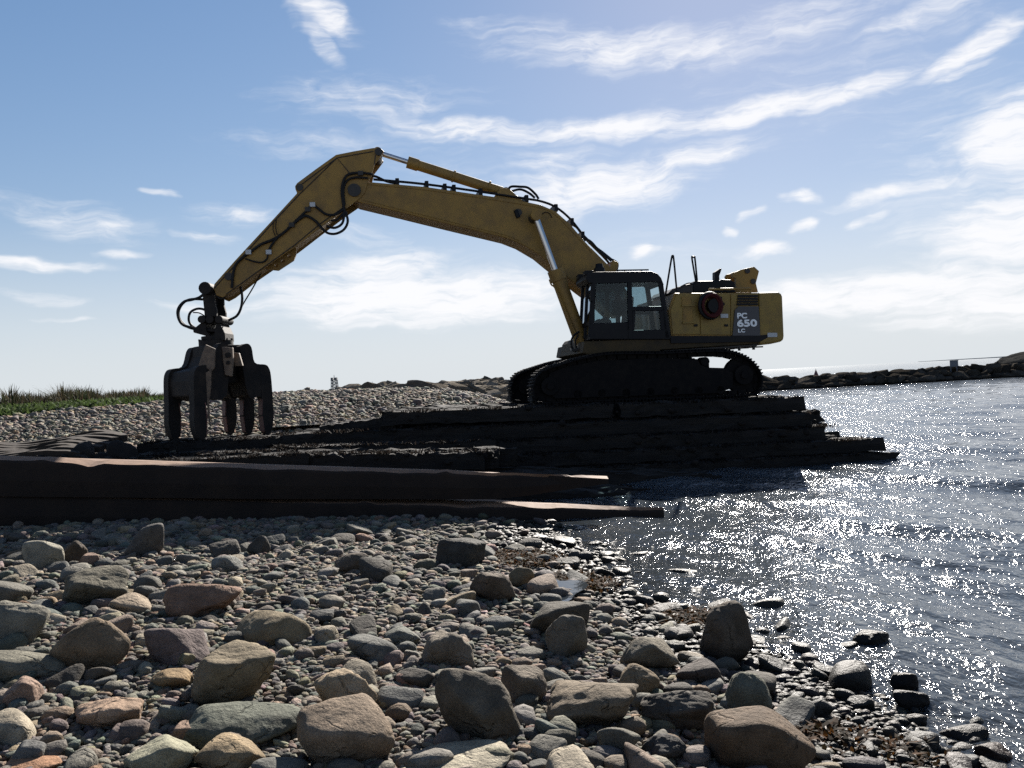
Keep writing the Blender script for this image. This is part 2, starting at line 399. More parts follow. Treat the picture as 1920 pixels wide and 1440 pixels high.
def rock_verts(sub, seed, nplanes=12, p=8.0, rough=.06):
    v, f = ico(sub)
    g = np.random.default_rng(seed)
    nn = g.normal(size=(nplanes, 3)); nn /= np.linalg.norm(nn, axis=1)[:, None]
    nn = np.vstack([nn, np.eye(3), -np.eye(3)])
    dd = np.concatenate([.70 + .36 * g.random(nplanes), 1.02 + .15 * g.random(6)])
    q = np.maximum(v @ nn.T / dd, 0) ** p
    r = 1 / q.sum(1) ** (1 / p)
    r *= 1 + rough * waves_noise(v, seed + 5, 2.6, 4, .5)
    if sub >= 4: r *= 1 - .6 * rough * np.abs(waves_noise(v, seed + 9, 6, 3, .6))
    out = v * r[:, None]
    out -= (out.max(0) + out.min(0)) / 2
    out /= (out.max(0) - out.min(0)) / 2
    return out, f

# ------------------------------------------------------------------ the lie of the land
SHORE = np.array([(3.2, -30), (2.5, 0), (2.3, 2.5), (1.95, 4.6), (1.45, 7.2), (.45, 10.4), (.0, 14), (-.8, 19), (.5, 27), (1.5, 45), (.3, 62), (-2.2, 80), (-12, 92), (-40, 190), (-80, 230), (-400, 260), (-400, -30)], float)
def shore_distance(x, y):
    p = np.stack([x, y], -1); best = np.full(x.shape, 1e9); inside = np.zeros(x.shape, bool)
    n = len(SHORE)
    for i in range(n):
        a, b = SHORE[i], SHORE[(i + 1) % n]
        ab = b - a; t = np.clip(((p - a) @ ab) / (ab @ ab), 0, 1)
        best = np.minimum(best, np.linalg.norm(p - (a + t[..., None] * ab), axis=-1))
        cond = (a[1] > y) != (b[1] > y)
        with np.errstate(divide='ignore', invalid='ignore'):
            xi = (b[0] - a[0]) * (y - a[1]) / (b[1] - a[1]) + a[0]
        inside ^= cond & (x < xi)
    return np.where(inside, best, -best)
AY = np.array([-30, 3, 8, 11, 14, 17, 20, 26, 35, 50, 80, 400.])
AZ = np.array([.8, .68, .58, .42, .34, .6, .95, 1.45, 2.05, 2.25, 2.12, 2.1])
def ground(x, y):
    x = np.asarray(x, float); y = np.asarray(y, float)
    d = shore_distance(x, y)
    z = np.where(d > 0, np.interp(y, AY, AZ) * (1 - np.exp(-np.maximum(d, 0) / 2.8)), np.maximum(d * .11, -2.5))
    p = np.stack([x, y], -1).reshape(-1, 2)
    n = waves_noise(p, 3, 1.1, 3, .5).reshape(x.shape)
    return z + n * .035 * np.clip(y / 12, .6, 2.5)
def gz(x, y): return float(ground(np.array([x]), np.array([y]))[0])
def hit_ground(px, py):
    d = ray(px, py); t = np.linspace(2, 260, 6000)
    P = CAM + d * t[:, None]
    below = P[:, 2] <= np.maximum(ground(P[:, 0], P[:, 1]), -.02)
    i = int(np.argmax(below)) if below.any() else -1
    return P[i]

def build_ground():
    ys = [-6.0]
    while ys[-1] < 330: ys.append(ys[-1] + max(.12, .03 * abs(ys[-1])))
    ys = np.array(ys); nx = 170
    s = np.linspace(-1, 1, nx)
    X = s[None] * (6 + 1.15 * np.maximum(ys, 0))[:, None] - .18 * np.maximum(ys, 0)[:, None]; Y = np.repeat(ys[:, None], nx, 1)
    Z = ground(X, Y) - .02
    v = np.stack([X, Y, Z], -1).reshape(-1, 3)
    i = np.arange(len(ys) - 1)[:, None] * nx + np.arange(nx - 1)[None]
    q = np.stack([i, i + 1, i + nx + 1, i + nx], -1).reshape(-1, 4)
    me = np_mesh('beach', v, q, True, 4)
    mt = material('beach_gravel', (.15, .135, .12), .9, noise=(9, .8, (.07, .065, .06)), bump=(28, .9, .04))
    me.materials.append(mt)
    o = bpy.data.objects.new('beach', me); link(o); tag(o, kind='structure', label='cobble beach sloping down to the sea')
    # sea floor / far ground reaching the horizon
    b = MB(); b.add([(-60000, -6, -2.8), (60000, -6, -2.8), (60000, 60000, -2.8), (-60000, 60000, -2.8)], [(0, 1, 2, 3)])
    M['seabed'] = material('seabed', (.05, .045, .04), .9, noise=(.5, .5, (.03, .03, .03)))
    tag(b.build('seabed', 'seabed'), kind='structure', label='dark sea floor under the water')
build_ground()

# ------------------------------------------------------------------ the sea
def build_water():
    ys = [1.2]
    while ys[-1] < 320: ys.append(ys[-1] * 1.0085 + .004)
    while ys[-1] < 60000: ys.append(ys[-1] * 1.22)
    ys = np.array(ys); nx = 430
    s = np.linspace(0, 1, nx)
    X = (-.8 * ys - 3)[:, None] + s[None] * (1.75 * ys + 7.5)[:, None]; Y = np.repeat(ys[:, None], nx, 1)
    d = shore_distance(X, Y)
    dy = np.gradient(ys)[:, None] + 0 * X
    g = np.random.default_rng(11); Z = np.zeros_like(X)
    for k in range(44):
        lam = .28 * (4.6 / .28) ** (k / 43); ang = R(208 + g.normal() * 26)
        amp = .0058 * lam ** .6 * (.6 + .8 * g.random())
        ph = g.random() * 6.28
        kx, ky = math.cos(ang) * 6.283 / lam, math.sin(ang) * 6.283 / lam
        fade = np.clip((lam / (dy * 2.6) - 1), 0, 1) * np.clip((lam / (1.75 * Y / nx * 3)), 0, 1)
        arg = kx * X + ky * Y + ph + .6 * np.sin(.31 * X + k) + .6 * np.sin(.27 * Y + 2 * k)
        Z += amp * fade * (np.sin(arg) + .28 * np.sin(2 * arg + .8))
    Z *= np.clip(.35 - d * .18, .25, 1.0)
    v = np.stack([X, Y, Z], -1).reshape(-1, 3)
    i = np.arange(len(ys) - 1)[:, None] * nx + np.arange(nx - 1)[None]
    q = np.stack([i, i + 1, i + nx + 1, i + nx], -1).reshape(-1, 4)
    keep = (d.reshape(-1)[q].min(1) < 1.2)
    q = q[keep]
    used = np.unique(q); remap = np.full(len(v), -1); remap[used] = np.arange(len(used))
    depth = np.clip(Z - ground(X, Y), 0, 3).reshape(-1)[used]
    me = np_mesh('sea', v[used], remap[q], True, 4)
    a = me.attributes.new('depth', 'FLOAT', 'POINT'); a.data.foreach_set('value', depth.astype(np.float32))
    mt = bpy.data.materials.new('sea_water'); mt.use_nodes = True
    t = mt.node_tree; p = t.nodes['Principled BSDF']; out = t.nodes['Material Output']
    p.inputs['Base Color'].default_value = (.044, .052, .060, 1); p.inputs['IOR'].default_value = 1.34
    p.inputs['Roughness'].default_value = .07
    geo = t.nodes.new('ShaderNodeNewGeometry')
    # the open sea is rougher than the sheltered water by the beach
    sp_ = t.nodes.new('ShaderNodeSeparateXYZ'); t.links.new(geo.outputs['Position'], sp_.inputs[0])
    ro = t.nodes.new('ShaderNodeMapRange'); t.links.new(sp_.outputs[1], ro.inputs[0])
    for k_, v_ in enumerate((60, 400, .045, .07)): ro.inputs[k_ + 1].default_value = v_
    t.links.new(ro.outputs[0], p.inputs['Roughness'])
    mp = t.nodes.new('ShaderNodeMapping'); mp.inputs['Rotation'].default_value = (0, 0, R(28)); mp.inputs['Scale'].default_value = (1, .6, 1)
    t.links.new(geo.outputs['Position'], mp.inputs['Vector'])
    last = None
    for sc_, dist, det in ((1.7, .066, 2), (6.5, .033, 2), (20, .0135, 2)):
        n = t.nodes.new('ShaderNodeTexNoise'); n.inputs['Scale'].default_value = sc_; n.inputs['Detail'].default_value = det; n.inputs['Distortion'].default_value = .6
        t.links.new(mp.outputs[0], n.inputs['Vector'])
        b = t.nodes.new('ShaderNodeBump'); b.inputs['Strength'].default_value = 1; b.inputs['Distance'].default_value = dist
        t.links.new(n.outputs[0], b.inputs['Height'])
        if last: t.links.new(last, b.inputs['Normal'])
        last = b.outputs[0]
    t.links.new(last, p.inputs['Normal'])
    at_ = t.nodes.new('ShaderNodeAttribute'); at_.attribute_name = 'depth'
    ex = t.nodes.new('ShaderNodeMath'); ex.operation = 'MULTIPLY'; t.links.new(at_.outputs['Fac'], ex.inputs[0]); ex.inputs[1].default_value = -8.0
    e2 = t.nodes.new('ShaderNodeMath'); e2.operation = 'EXPONENT'; t.links.new(ex.outputs[0], e2.inputs[0])
    # clear shallow water: the surface still mirrors, the body lets the stones show through
    fr = t.nodes.new('ShaderNodeFresnel'); fr.inputs[0].default_value = 1.34; t.links.new(last, fr.inputs['Normal'])
    gl = t.nodes.new('ShaderNodeBsdfGlossy'); gl.inputs['Roughness'].default_value = .045; t.links.new(last, gl.inputs['Normal'])
    tr = t.nodes.new('ShaderNodeBsdfTransparent'); tr.inputs[0].default_value = (.72, .80, .78, 1)
    m1 = t.nodes.new('ShaderNodeMixShader'); t.links.new(fr.outputs[0], m1.inputs[0]); t.links.new(tr.outputs[0], m1.inputs[1]); t.links.new(gl.outputs[0], m1.inputs[2])
    m2 = t.nodes.new('ShaderNodeMixShader'); t.links.new(e2.outputs[0], m2.inputs[0]); t.links.new(p.outputs[0], m2.inputs[1]); t.links.new(m1.outputs[0], m2.inputs[2])
    t.links.new(m2.outputs[0], out.inputs[0])
    M['sea'] = mt; me.materials.append(mt)
    o = bpy.data.objects.new('sea', me); link(o); tag(o, kind='structure', label='choppy dark blue sea glittering in the sun')
build_water()

# ------------------------------------------------------------------ pebbles (uncountable)
PAL = np.array([(.20, .20, .195), (.26, .25, .235), (.15, .155, .155), (.30, .265, .22), (.33, .27, .21), (.27, .19, .155), (.17, .185, .18), (.36, .33, .29), (.22, .19, .185), (.30, .23, .19), (.12, .12, .12)])
PALW = np.array([18, 18, 15, 11, 6, 4, 12, 6, 7, 3, 9.]); PALW /= PALW.sum()
def pick_colours(n, g): 
    c = PAL[g.choice(len(PAL), n, p=PALW)]
    return np.clip(c * (.8 + .4 * g.random((n, 1))) * (1 + .06 * g.normal(size=(n, 3))), .03, .6)

def pebble_field(name, pos, size, sub, mat, seed, label, flat=.62, tone=1.0):
    g = np.random.default_rng(seed); n = len(pos)
    vars_ = [rock_verts(sub, 100 + i, 7, 6.5, .05) for i in range(8)]
    f = vars_[0][1]; B = np.stack([q[0] for q in vars_])
    k = g.integers(0, 8, n); V = B[k].copy()
    S = np.stack([size * (.8 + .5 * g.random(n)), size * (.65 + .4 * g.random(n)), size * flat * (.75 + .5 * g.random(n))], -1) / 2
    V *= S[:, None, :]
    a = g.random(n) * 6.283; tl = g.normal(size=n) * .22
    c_, s_ = np.cos(tl), np.sin(tl)
    x, z = V[..., 0] * c_[:, None] - V[..., 2] * s_[:, None], V[..., 0] * s_[:, None] + V[..., 2] * c_[:, None]
    y = V[..., 1]
    ca, sa = np.cos(a)[:, None], np.sin(a)[:, None]
    W = np.stack([x * ca - y * sa, x * sa + y * ca, z], -1) + pos[:, None, :]
    nv = B.shape[1]
    T = f[None] + (np.arange(n) * nv)[:, None, None]
    me = np_mesh(name, W.reshape(-1, 3), T.reshape(-1, 3), True)
    c = np.ones((n, nv, 4), np.float32); c[..., :3] = (pick_colours(n, g) * tone)[:, None, :]
    at_ = me.attributes.new('stone_colour', 'FLOAT_COLOR', 'POINT'); at_.data.foreach_set('color', c.ravel())
    me.materials.append(M[mat])
    o = bpy.data.objects.new(name, me); link(o); tag(o, label, 'pebbles', kind='stuff')
    return o

def scatter(y0, y1, sp, xl, xr, dmin, dmax, seed):
    g = np.random.default_rng(seed); pts = []
    for y in np.arange(y0, y1, sp * .93):
        xs = np.arange(xl(y), xr(y), sp); pts.append(np.stack([xs + g.normal(size=len(xs)) * sp * .33, y + g.normal(size=len(xs)) * sp * .33], -1))
    p = np.concatenate(pts); d = shore_distance(p[:, 0], p[:, 1])
    p = p[(d > dmin) & (d < dmax)]
    return p
L_ = lambda y: -.68 * y - .5
Rr = lambda y: 3.6
def pebbles():
    g = np.random.default_rng(21)
    for nm, y0, y1, sp, sub, mean, sd in (('fine_pebbles', 2.6, 6.2, .042, 2, .050, .012), ('fine_pebbles', 6.2, 12.8, .058, 1, .064, .016)):
        p = scatter(y0, y1, sp, L_, Rr, -.9, 99, int(y0 * 10))
        s = np.clip(mean + sd * g.normal(size=len(p)), .022, .11)
        z = ground(p[:, 0], p[:, 1]) + s * .12 + .012 * g.random(len(p))
        pebble_field(nm, np.column_stack([p, z]), s, sub, 'pebble', 31 + sub, 'small rounded mixed grey pebbles covering the beach in the foreground' if sub == 2 else 'small mixed pebbles on the beach just before the long slabs')
    p = scatter(2.8, 12.8, .145, L_, Rr, -2.6, 99, 5)
    p = p[g.random(len(p)) < .9]
    s = np.clip(.092 * np.exp(.36 * g.normal(size=len(p))), .045, .19)
    z = ground(p[:, 0], p[:, 1]) + s * .22
    pebble_field('pebbles', np.column_stack([p, z]), s, 2, 'pebble', 77, 'fist-sized mixed grey and tan stones strewn over the foreground beach')
    # the far beach
    p = scatter(14.5, 27, .13, lambda y: -.85 * y, lambda y: 1.5, .2, 99, 8)
    s = np.clip(.105 * np.exp(.36 * g.normal(size=len(p))), .08, .42)
    z = ground(p[:, 0], p[:, 1]) + s * .14
    pebble_field('far_pebbles', np.column_stack([p, z]), s, 1, 'pebble_far', 78, 'pale cobbles of the beach behind the grapple', .7, 1.3)
    p = scatter(27, 62, .205, lambda y: -.8 * y, lambda y: 2.0, .2, 99, 9)
    s = np.clip(.145 * np.exp(.36 * g.normal(size=len(p))), .1, .6)
    z = ground(p[:, 0], p[:, 1]) + s * .14
    pebble_field('far_pebbles', np.column_stack([p, z]), s, 1, 'pebble_far', 79, 'pale cobbles of the beach crest below the green scrub', .75, 1.3)
pebbles()

# ------------------------------------------------------------------ boulders, each one its own thing
BOULDERS = [  # x0, x1, y top, y bottom in the photo, colour, planes, hardness, roughness, yaw, label
    (50, 118, 1012, 1072, (.34, .34, .31), 6, 14, .03, .3, 'pale grey squarish boulder at the edge of the slab shadow'),
    (116, 160, 1014, 1062, (.13, .11, .095), 8, 8, .05, .1, 'dark brown boulder close behind the pale squarish one'),
    (230, 310, 982, 1046, (.15, .15, .155), 10, 7, .05, .8, 'big smooth dark grey boulder leaning by the long slabs'),
    (112, 242, 1068, 1142, (.17, .165, .14), 7, 16, .07, .4, 'dark grey blocky boulder with a notch in its top'),
    (205, 293, 1114, 1152, (.40, .34, .28), 9, 7, .05, .2, 'pale beige low boulder with a crack along its side'),
    (312, 452, 1090, 1160, (.30, .205, .165), 8, 9, .07, 6.0, 'long pinkish brown boulder with a ridged top'),
    (-20, 95, 1124, 1214, (.27, .27, .25), 9, 7, .06, .5, 'rounded grey boulder with a dented top above a long low one'),
    (105, 246, 1158, 1264, (.25, .20, .15), 8, 9, .04, .9, 'large smooth brown boulder with a rounded shoulder'),
    (275, 399, 1168, 1250, (.21, .175, .185), 7, 13, .04, .3, 'purple grey angular boulder with a granular top'),
    (-30, 124, 1214, 1282, (.22, .22, .195), 8, 9, .04, .2, 'long low greenish grey boulder beside the smooth brown one'),
    (358, 521, 1216, 1336, (.26, .225, .17), 7, 14, .07, .6, 'large angular boulder with a pale split top edge'),
    (280, 360, 1255, 1294, (.36, .27, .17), 8, 7, .04, 0, 'low yellowish tan boulder beside the split one'),
    (329, 366, 1224, 1257, (.30, .28, .20), 8, 6, .02, 0, 'egg shaped olive cobble under the purple boulder'),
    (135, 272, 1306, 1368, (.44, .33, .265), 7, 12, .08, .3, 'pale pink flat rock with a broken upper edge'),
    (342, 566, 1312, 1405, (.165, .185, .165), 9, 8, .05, 6.1, 'broad smooth green grey boulder'),
    (555, 742, 1317, 1450, (.29, .235, .19), 9, 8, .05, .7, 'large speckled brown granite dome'),
    (370, 500, 1380, 1450, (.36, .29, .20), 6, 15, .05, .1, 'brown block with a flat sunlit top before the green grey boulder'),
    (230, 368, 1384, 1470, (.37, .38, .31), 6, 14, .05, .7, 'pale greenish angular boulder with a flat face'),
    (320, 382, 1357, 1408, (.32, .235, .20), 8, 13, .03, .2, 'pinkish faceted cobble against the green grey boulder'),
    (588, 710, 1256, 1348, (.42, .345, .26), 7, 11, .08, .5, 'pale beige ridged boulder behind the granite dome'),
    (815, 980, 1254, 1400, (.15, .135, .115), 7, 14, .05, .9, 'large dark angular boulder with a sloping top'),
    (438, 583, 1146, 1213, (.31, .265, .19), 7, 10, .03, .3, 'broad tan boulder with a smooth sloping back'),
    (782, 892, 1182, 1255, (.26, .235, .205), 9, 10, .09, .2, 'pointed speckled grey brown boulder'),
    (722, 958, 1407, 1475, (.44, .42, .36), 8, 10, .06, .2, 'broad cream flat rock in front of the dark angular boulder'),
    (880, 966, 1071, 1132, (.145, .12, .10), 9, 8, .04, .4, 'dark brown rounded boulder by the orange seaweed'),
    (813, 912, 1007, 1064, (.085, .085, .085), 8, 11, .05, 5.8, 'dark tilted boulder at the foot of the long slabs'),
    (990, 1108, 1130, 1204, (.115, .11, .10), 6, 16, .04, .5, 'dark square boulder behind the leaning grey wedge'),
    (1022, 1102, 1152, 1234, (.20, .19, .17), 6, 12, .04, .8, 'grey wedge shaped boulder leaning on a dark square one'),
    (1160, 1270, 1192, 1262, (.215, .20, .17), 7, 11, .04, .2, 'grey brown boulder with a blunt upright end'),
    (1310, 1410, 1130, 1246, (.16, .135, .115), 7, 12, .06, .5, 'tall dark boulder standing at the edge of the water'),
    (1014, 1202, 1276, 1368, (.225, .19, .15), 8, 12, .08, 6.0, 'broad brown cracked boulder with a ragged lower edge'),
    (1160, 1238, 1247, 1314, (.29, .235, .17), 9, 6, .03, .3, 'tan rounded boulder resting behind the cracked one'),
    (938, 1026, 1246, 1325, (.20, .175, .15), 7, 11, .05, .9, 'brown grey boulder beside the broad cracked one'),
    (1198, 1338, 1290, 1376, (.11, .105, .10), 8, 15, .10, .3, 'jagged black boulder beside the cracked brown one'),
    (1328, 1518, 1329, 1462, (.16, .12, .09), 9, 7, .03, .1, 'large smooth brown boulder with a reddish weedy cap'),
    (1350, 1446, 1259, 1346, (.185, .195, .17), 8, 8, .05, .6, 'grey green cracked dome at the wet margin'),
    (1344, 1402, 1300, 1334, (.29, .30, .24), 7, 13, .04, .2, 'pale green angular cobble under the cracked dome'),
    (1200, 1288, 1380, 1440, (.085, .085, .09), 8, 12, .10, .4, 'black pitted boulder with a rough top'),
    (1120, 1202, 1360, 1424, (.19, .19, .175), 8, 8, .04, .8, 'rounded grey boulder beside the pitted black one'),
    (1002, 1052, 1348, 1394, (.17, .20, .195), 8, 6, .02, .9, 'blue green egg shaped cobble'),
    (1153, 1212, 1344, 1386, (.235, .20, .165), 8, 6, .03, .2, 'brown round cobble between the grey and the black boulders'),
    (1266, 1354, 1240, 1288, (.10, .09, .09), 8, 8, .04, .2, 'low wet black rock in the pools'),
    (1600, 1668, 1181, 1218, (.06, .055, .05), 8, 8, .05, .2, 'black rock breaking the glittering water'),
    (1558, 1614, 1203, 1224, (.055, .05, .05), 8, 8, .05, .2, 'flat black rock awash beside a larger one'),
    (1668, 1718, 1260, 1296, (.06, .05, .05), 7, 10, .04, .6, 'pointed black rock standing in the shallows'),
    (1670, 1742, 1290, 1328, (.07, .06, .06), 8, 7, .04, 5.9, 'long wet dark rock just below the pointed one'),
    (1832, 1902, 1394, 1436, (.14, .075, .05), 8, 8, .03, .5, 'reddish brown wet rock in the shallow water'),
    (1770, 1850, 1360, 1397, (.10, .085, .08), 8, 7, .03, .4, 'pair-like dark wet rock lying in the ripples'),
    (954, 1002, 1062, 1106, (.24, .215, .16), 8, 8, .04, .4, 'tan grey boulder by the rock pool'),
    (624, 692, 1038, 1078, (.16, .135, .115), 9, 8, .05, .2, 'dark brown boulder on the upper pebbles near the slabs'),
    (398, 456, 1040, 1074, (.25, .265, .27), 9, 6, .02, .2, 'pale blue grey dome shaped cobble'),
    (4, 75, 1274, 1330, (.36, .27, .235), 5, 13, .03, .4, 'pink pyramid shaped boulder'),
    (24, 86, 1393, 1438, (.19, .20, .215), 8, 6, .02, .2, 'blue grey rounded cobble near the orange rock'),
    (4, 110, 1424, 1462, (.42, .25, .17), 6, 12, .04, .1, 'orange pink flat rock partly buried in cobbles'),
    (296, 352, 1320, 1368, (.22, .235, .215), 8, 7, .02, .4, 'grey green dome shaped cobble beside the pink flat rock'),
    (148, 190, 1038, 1066, (.30, .22, .19), 7, 11, .03, 1.2, 'small pink blocky stone in front of the pale squarish boulder'),
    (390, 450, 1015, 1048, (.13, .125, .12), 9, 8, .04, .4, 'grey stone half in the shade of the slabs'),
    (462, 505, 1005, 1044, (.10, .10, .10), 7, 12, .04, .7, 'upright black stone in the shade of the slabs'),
    (845, 880, 1206, 1240, (.28, .20, .165), 8, 7, .03, .2, 'pinkish brown cobble leaning on the pointed boulder'),
    (720, 790, 1175, 1212, (.22, .24, .23), 9, 6, .02, .2, 'smooth pale green grey cobble above the pointed boulder'),
]
BOX = []; NAMED = []
def boulders():
    for i, (x0, x1, yt, yb, c, npl, p, rough, yaw, label) in enumerate(BOULDERS):
        base = hit_ground((x0 + x1) / 2, yb); y0 = base[1]
        W = (x1 - x0) * y0 / F / 2; Hh = (yb - yt) * y0 / F / 2
        cdep = W * .78; yc = y0 + cdep * .55
        W *= yc / y0; Hh *= yc / y0
        dl = math.atan2(CAM[2] - base[2], y0)
        b = math.sqrt(max(Hh ** 2 - (cdep * math.sin(dl)) ** 2 * .8, (.5 * Hh) ** 2)) / math.cos(dl)
        ctr = at((x0 + x1) / 2, (yt + yb) / 2, yc)
        top = ctr[2] + b; bot = min(ctr[2] - b, gz(ctr[0], ctr[1]) - .25 * b)
        v, f = rock_verts(5, 500 + i, npl + 5, 4.5 + .65 * p, rough * 1.5)
        v = v * np.array([1, 1, 1.0])
        cy, sy = math.cos(yaw), math.sin(yaw)
        v = np.stack([v[:, 0] * cy - v[:, 1] * sy, v[:, 0] * sy + v[:, 1] * cy, v[:, 2]], -1)
        # tilt in the picture plane, then fit the photograph's extent
        tl = (rng.random() - .5) * .5
        v = np.stack([v[:, 0] * math.cos(tl) - v[:, 2] * math.sin(tl), v[:, 1], v[:, 0] * math.sin(tl) + v[:, 2] * math.cos(tl)], -1)
        v -= (v.max(0) + v.min(0)) / 2; v /= (v.max(0) - v.min(0)) / 2
        v *= np.array([W, cdep, (top - bot) / 2])
        v[:, 2] -= v[:, 2].min()
        me = np_mesh('boulder', v, f, True); me.materials.append(M['stone'])
        nm = 'cobble' if 'cobble' in label else ('rock' if ' rock' in label else 'boulder')
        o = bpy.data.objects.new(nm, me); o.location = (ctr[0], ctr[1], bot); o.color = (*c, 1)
        link(o); tag(o, label, nm, 'boulders and large stones on the foreground beach')
        BOX.append((ctr[0], ctr[1], W, cdep)); NAMED.append((ctr[0], ctr[1], label))
boulders()

def cobbles():
    g = np.random.default_rng(4)
    meshes = []
    for i in range(14):
        v, f = rock_verts(4, 900 + i, 9, 5 + (i % 4) * 1.5, .04)
        me = np_mesh('cobble', v, f, True); me.materials.append(M['stone']); meshes.append(me)
    kinds = [('grey', (.22, .22, .21)), ('blue grey', (.17, .18, .185)), ('tan', (.32, .27, .20)), ('pinkish', (.28, .23, .205)), ('dark', (.11, .105, .10)), ('pale', (.38, .35, .30))]
    wts = [.29, .22, .18, .08, .14, .09]
    n = 0; tries = 0; placed = list(BOX)
    while n < 225 and tries < 20000:
        tries += 1
        y = 3.1 + 8.6 * g.random() ** 1.15; x = -.64 * y + g.random() * (.64 * y + 2.6)
        d = shore_distance(np.array([x]), np.array([y]))[0]
        if d < -1.0: continue
        s = float(np.clip(.080 * math.exp(.34 * g.normal()), .05, .16)) * (1.0 + .035 * (y - 3))
        if any(((x - a) / (W + s * .8)) ** 2 + ((y - b) / (c + s * .8)) ** 2 < 1 for a, b, W, c in placed): continue
        k = int(g.choice(6, p=wts))
        if d < .35 and k in (2, 3, 5): k = 4
        o = bpy.data.objects.new('cobble', meshes[int(g.integers(14))])
        o.scale = (s * (1 + .35 * g.random()), s * (.75 + .3 * g.random()), s * (.48 + .3 * g.random()))
        o.rotation_euler = (g.normal() * .18, g.normal() * .18, g.random() * 6.28)
        o.location = (x, y, gz(x, y) + o.scale[2] * .62)
        cc = np.array(kinds[k][1]) * (.85 + .3 * g.random()); o.color = (*cc, 1)
        bx, by, bl = min(NAMED, key=lambda q: (q[0] - x) ** 2 + (q[1] - y) ** 2)
        for w_ in (' with ', ' at ', ' by ', ' beside ', ' behind ', ' in ', ' before ', ' close ', ' leaning ', ' standing ', ' above ', ' under ', ' against ', ' resting ', ' on ', ' near ', ' between ', ' lying ', ' breaking ', ' awash ', ' just ', ' partly ', ' half '): bl = bl.split(w_)[0]
        side_ = ('seaward' if x > bx else 'landward') if abs(x - bx) > abs(y - by) else ('slab' if y > by else 'upper beach')
        sz_ = 'large' if s > .125 else ('small' if s < .088 else 'mid-sized')
        lb_ = f'{sz_} {kinds[k][0]} cobble on the {side_} side of the {bl}'
        if len(lb_.split()) > 16: lb_ = f'{kinds[k][0]} cobble on the {side_} side of the {bl}'
        link(o); tag(o, lb_, 'cobble', 'loose cobbles strewn over the foreground beach')
        placed.append((x, y, s, s)); n += 1
cobbles()
#PART2
# ------------------------------------------------------------------ long slabs and timber mats
def slab(name, label, px0, px1, topz, botz, y0, y1, seed, taper, back=0):
    """long slab along x; topz/botz: functions of s in 0..1; ragged upper front edge"""
    n = 150; g = np.random.default_rng(seed)
    xa = at(px0, 900, y0)[0]; xb = at(px1, 900, y0)[0]
    s = np.linspace(0, 1, n); x = xa + (xb - xa) * s
    rag = waves_noise(s[:, None], seed, 60, 4, .6) * .013
    for _ in range(9):
        c = g.random(); rag += (.035 * g.random() + .01) * np.exp(-((s - c) / (.004 + .01 * g.random())) ** 2) * (1 if g.random() < .6 else -1)
    wob = waves_noise(s[:, None], seed + 1, 25, 3, .6) * .03
    b = MB(); rings = []
    for i in range(n):
        t, bo = topz(s[i]), botz(s[i]); k = rag[i]; bo += (t - bo) * .8 * max(0, (s[i] - .84) / .16) ** 1.5 if back else 0
        dep = (y1 - y0) * min(1, (1 - s[i]) / taper + .12)
        yb_ = y0; y0_ = y0 + back * max(0, s[i] - .55) / .45
        rings.append([(x[i], y0_ + wob[i] * .4, bo), (x[i], y0_ + wob[i] * .5 - .02, bo + (t - bo) * .45), (x[i], y0_ + wob[i] * .4 + .015, t - .05 + k * .8), (x[i], y0_ + .04 + wob[i] * .5, t - .015 + k), (x[i], y0 + max(dep * .5, back * .9), t + .5 * k + .025), (x[i], y0 + dep + wob[i], t), (x[i], y0 + dep, bo)])
    vs_ = [p for r_ in rings for p in r_]; m_ = 7
    side, top = [], []
    for i in range(n - 1):
        for k in range(m_):
            k2 = (k + 1) % m_; f = (i * m_ + k, (i + 1) * m_ + k, (i + 1) * m_ + k2, i * m_ + k2)
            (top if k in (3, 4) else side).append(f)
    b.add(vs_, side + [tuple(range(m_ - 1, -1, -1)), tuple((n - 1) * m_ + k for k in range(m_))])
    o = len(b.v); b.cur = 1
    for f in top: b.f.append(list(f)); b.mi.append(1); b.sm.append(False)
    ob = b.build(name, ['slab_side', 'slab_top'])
    tag(ob, label, 'slab', 'long slabs lying from the beach into the sea')
    return ob
lin = lambda a, b: (lambda s: a + (b - a) * s)
# photo rows turned into heights at the slabs' distance
def zpx(px, py, y): return float(at(px, py, y)[2])
Y1 = 13.0
slab('slab', 'upper of two long dark slabs, rust brown ragged top edge, ending above the water', -330, 1142, lin(zpx(0, 853, Y1) + .16, zpx(1142, 899, Y1)), lin(zpx(0, 920, Y1) + .08, zpx(1142, 935, Y1) - .06), Y1, Y1 + .62, 41, .22, .30)
slab('slab', 'lower of two long dark slabs, its pale wedge tip running into the sea', -330, 1242, lin(zpx(0, 921, Y1) + .13, zpx(1242, 959, Y1) + .02), lin(zpx(0, 984, Y1) + .10, zpx(1242, 985, Y1) - .3), Y1 + .02, Y1 + .95, 42, .30)
# blocks that carry the slabs
for k, (px, w) in enumerate(((-180, .5), (255, .55), (505, .45), (800, .6))):
    x = at(px, 980, Y1 + .5)[0]; z1 = zpx(0, 984, Y1) + .10 + (zpx(1242, 985, Y1) - .4 - zpx(0, 984, Y1)) * (px + 330) / 1572
    v, f = rock_verts(4, 60 + k, 10, 7, .05); h = max((z1 - gz(x, Y1 + .5)) / 2 + .10, .12)
    v *= np.array([w, .35, h])
    me = np_mesh('support_stone', v, f); me.materials.append(M['stone'])
    o = bpy.data.objects.new('support_stone', me); o.location = (x, Y1 + .55, z1 - h + .03); o.color = (.10, .095, .09, 1)
    link(o); tag(o, 'dark stone wedged under the lower long slab', 'stone', 'stones propping the long slabs')

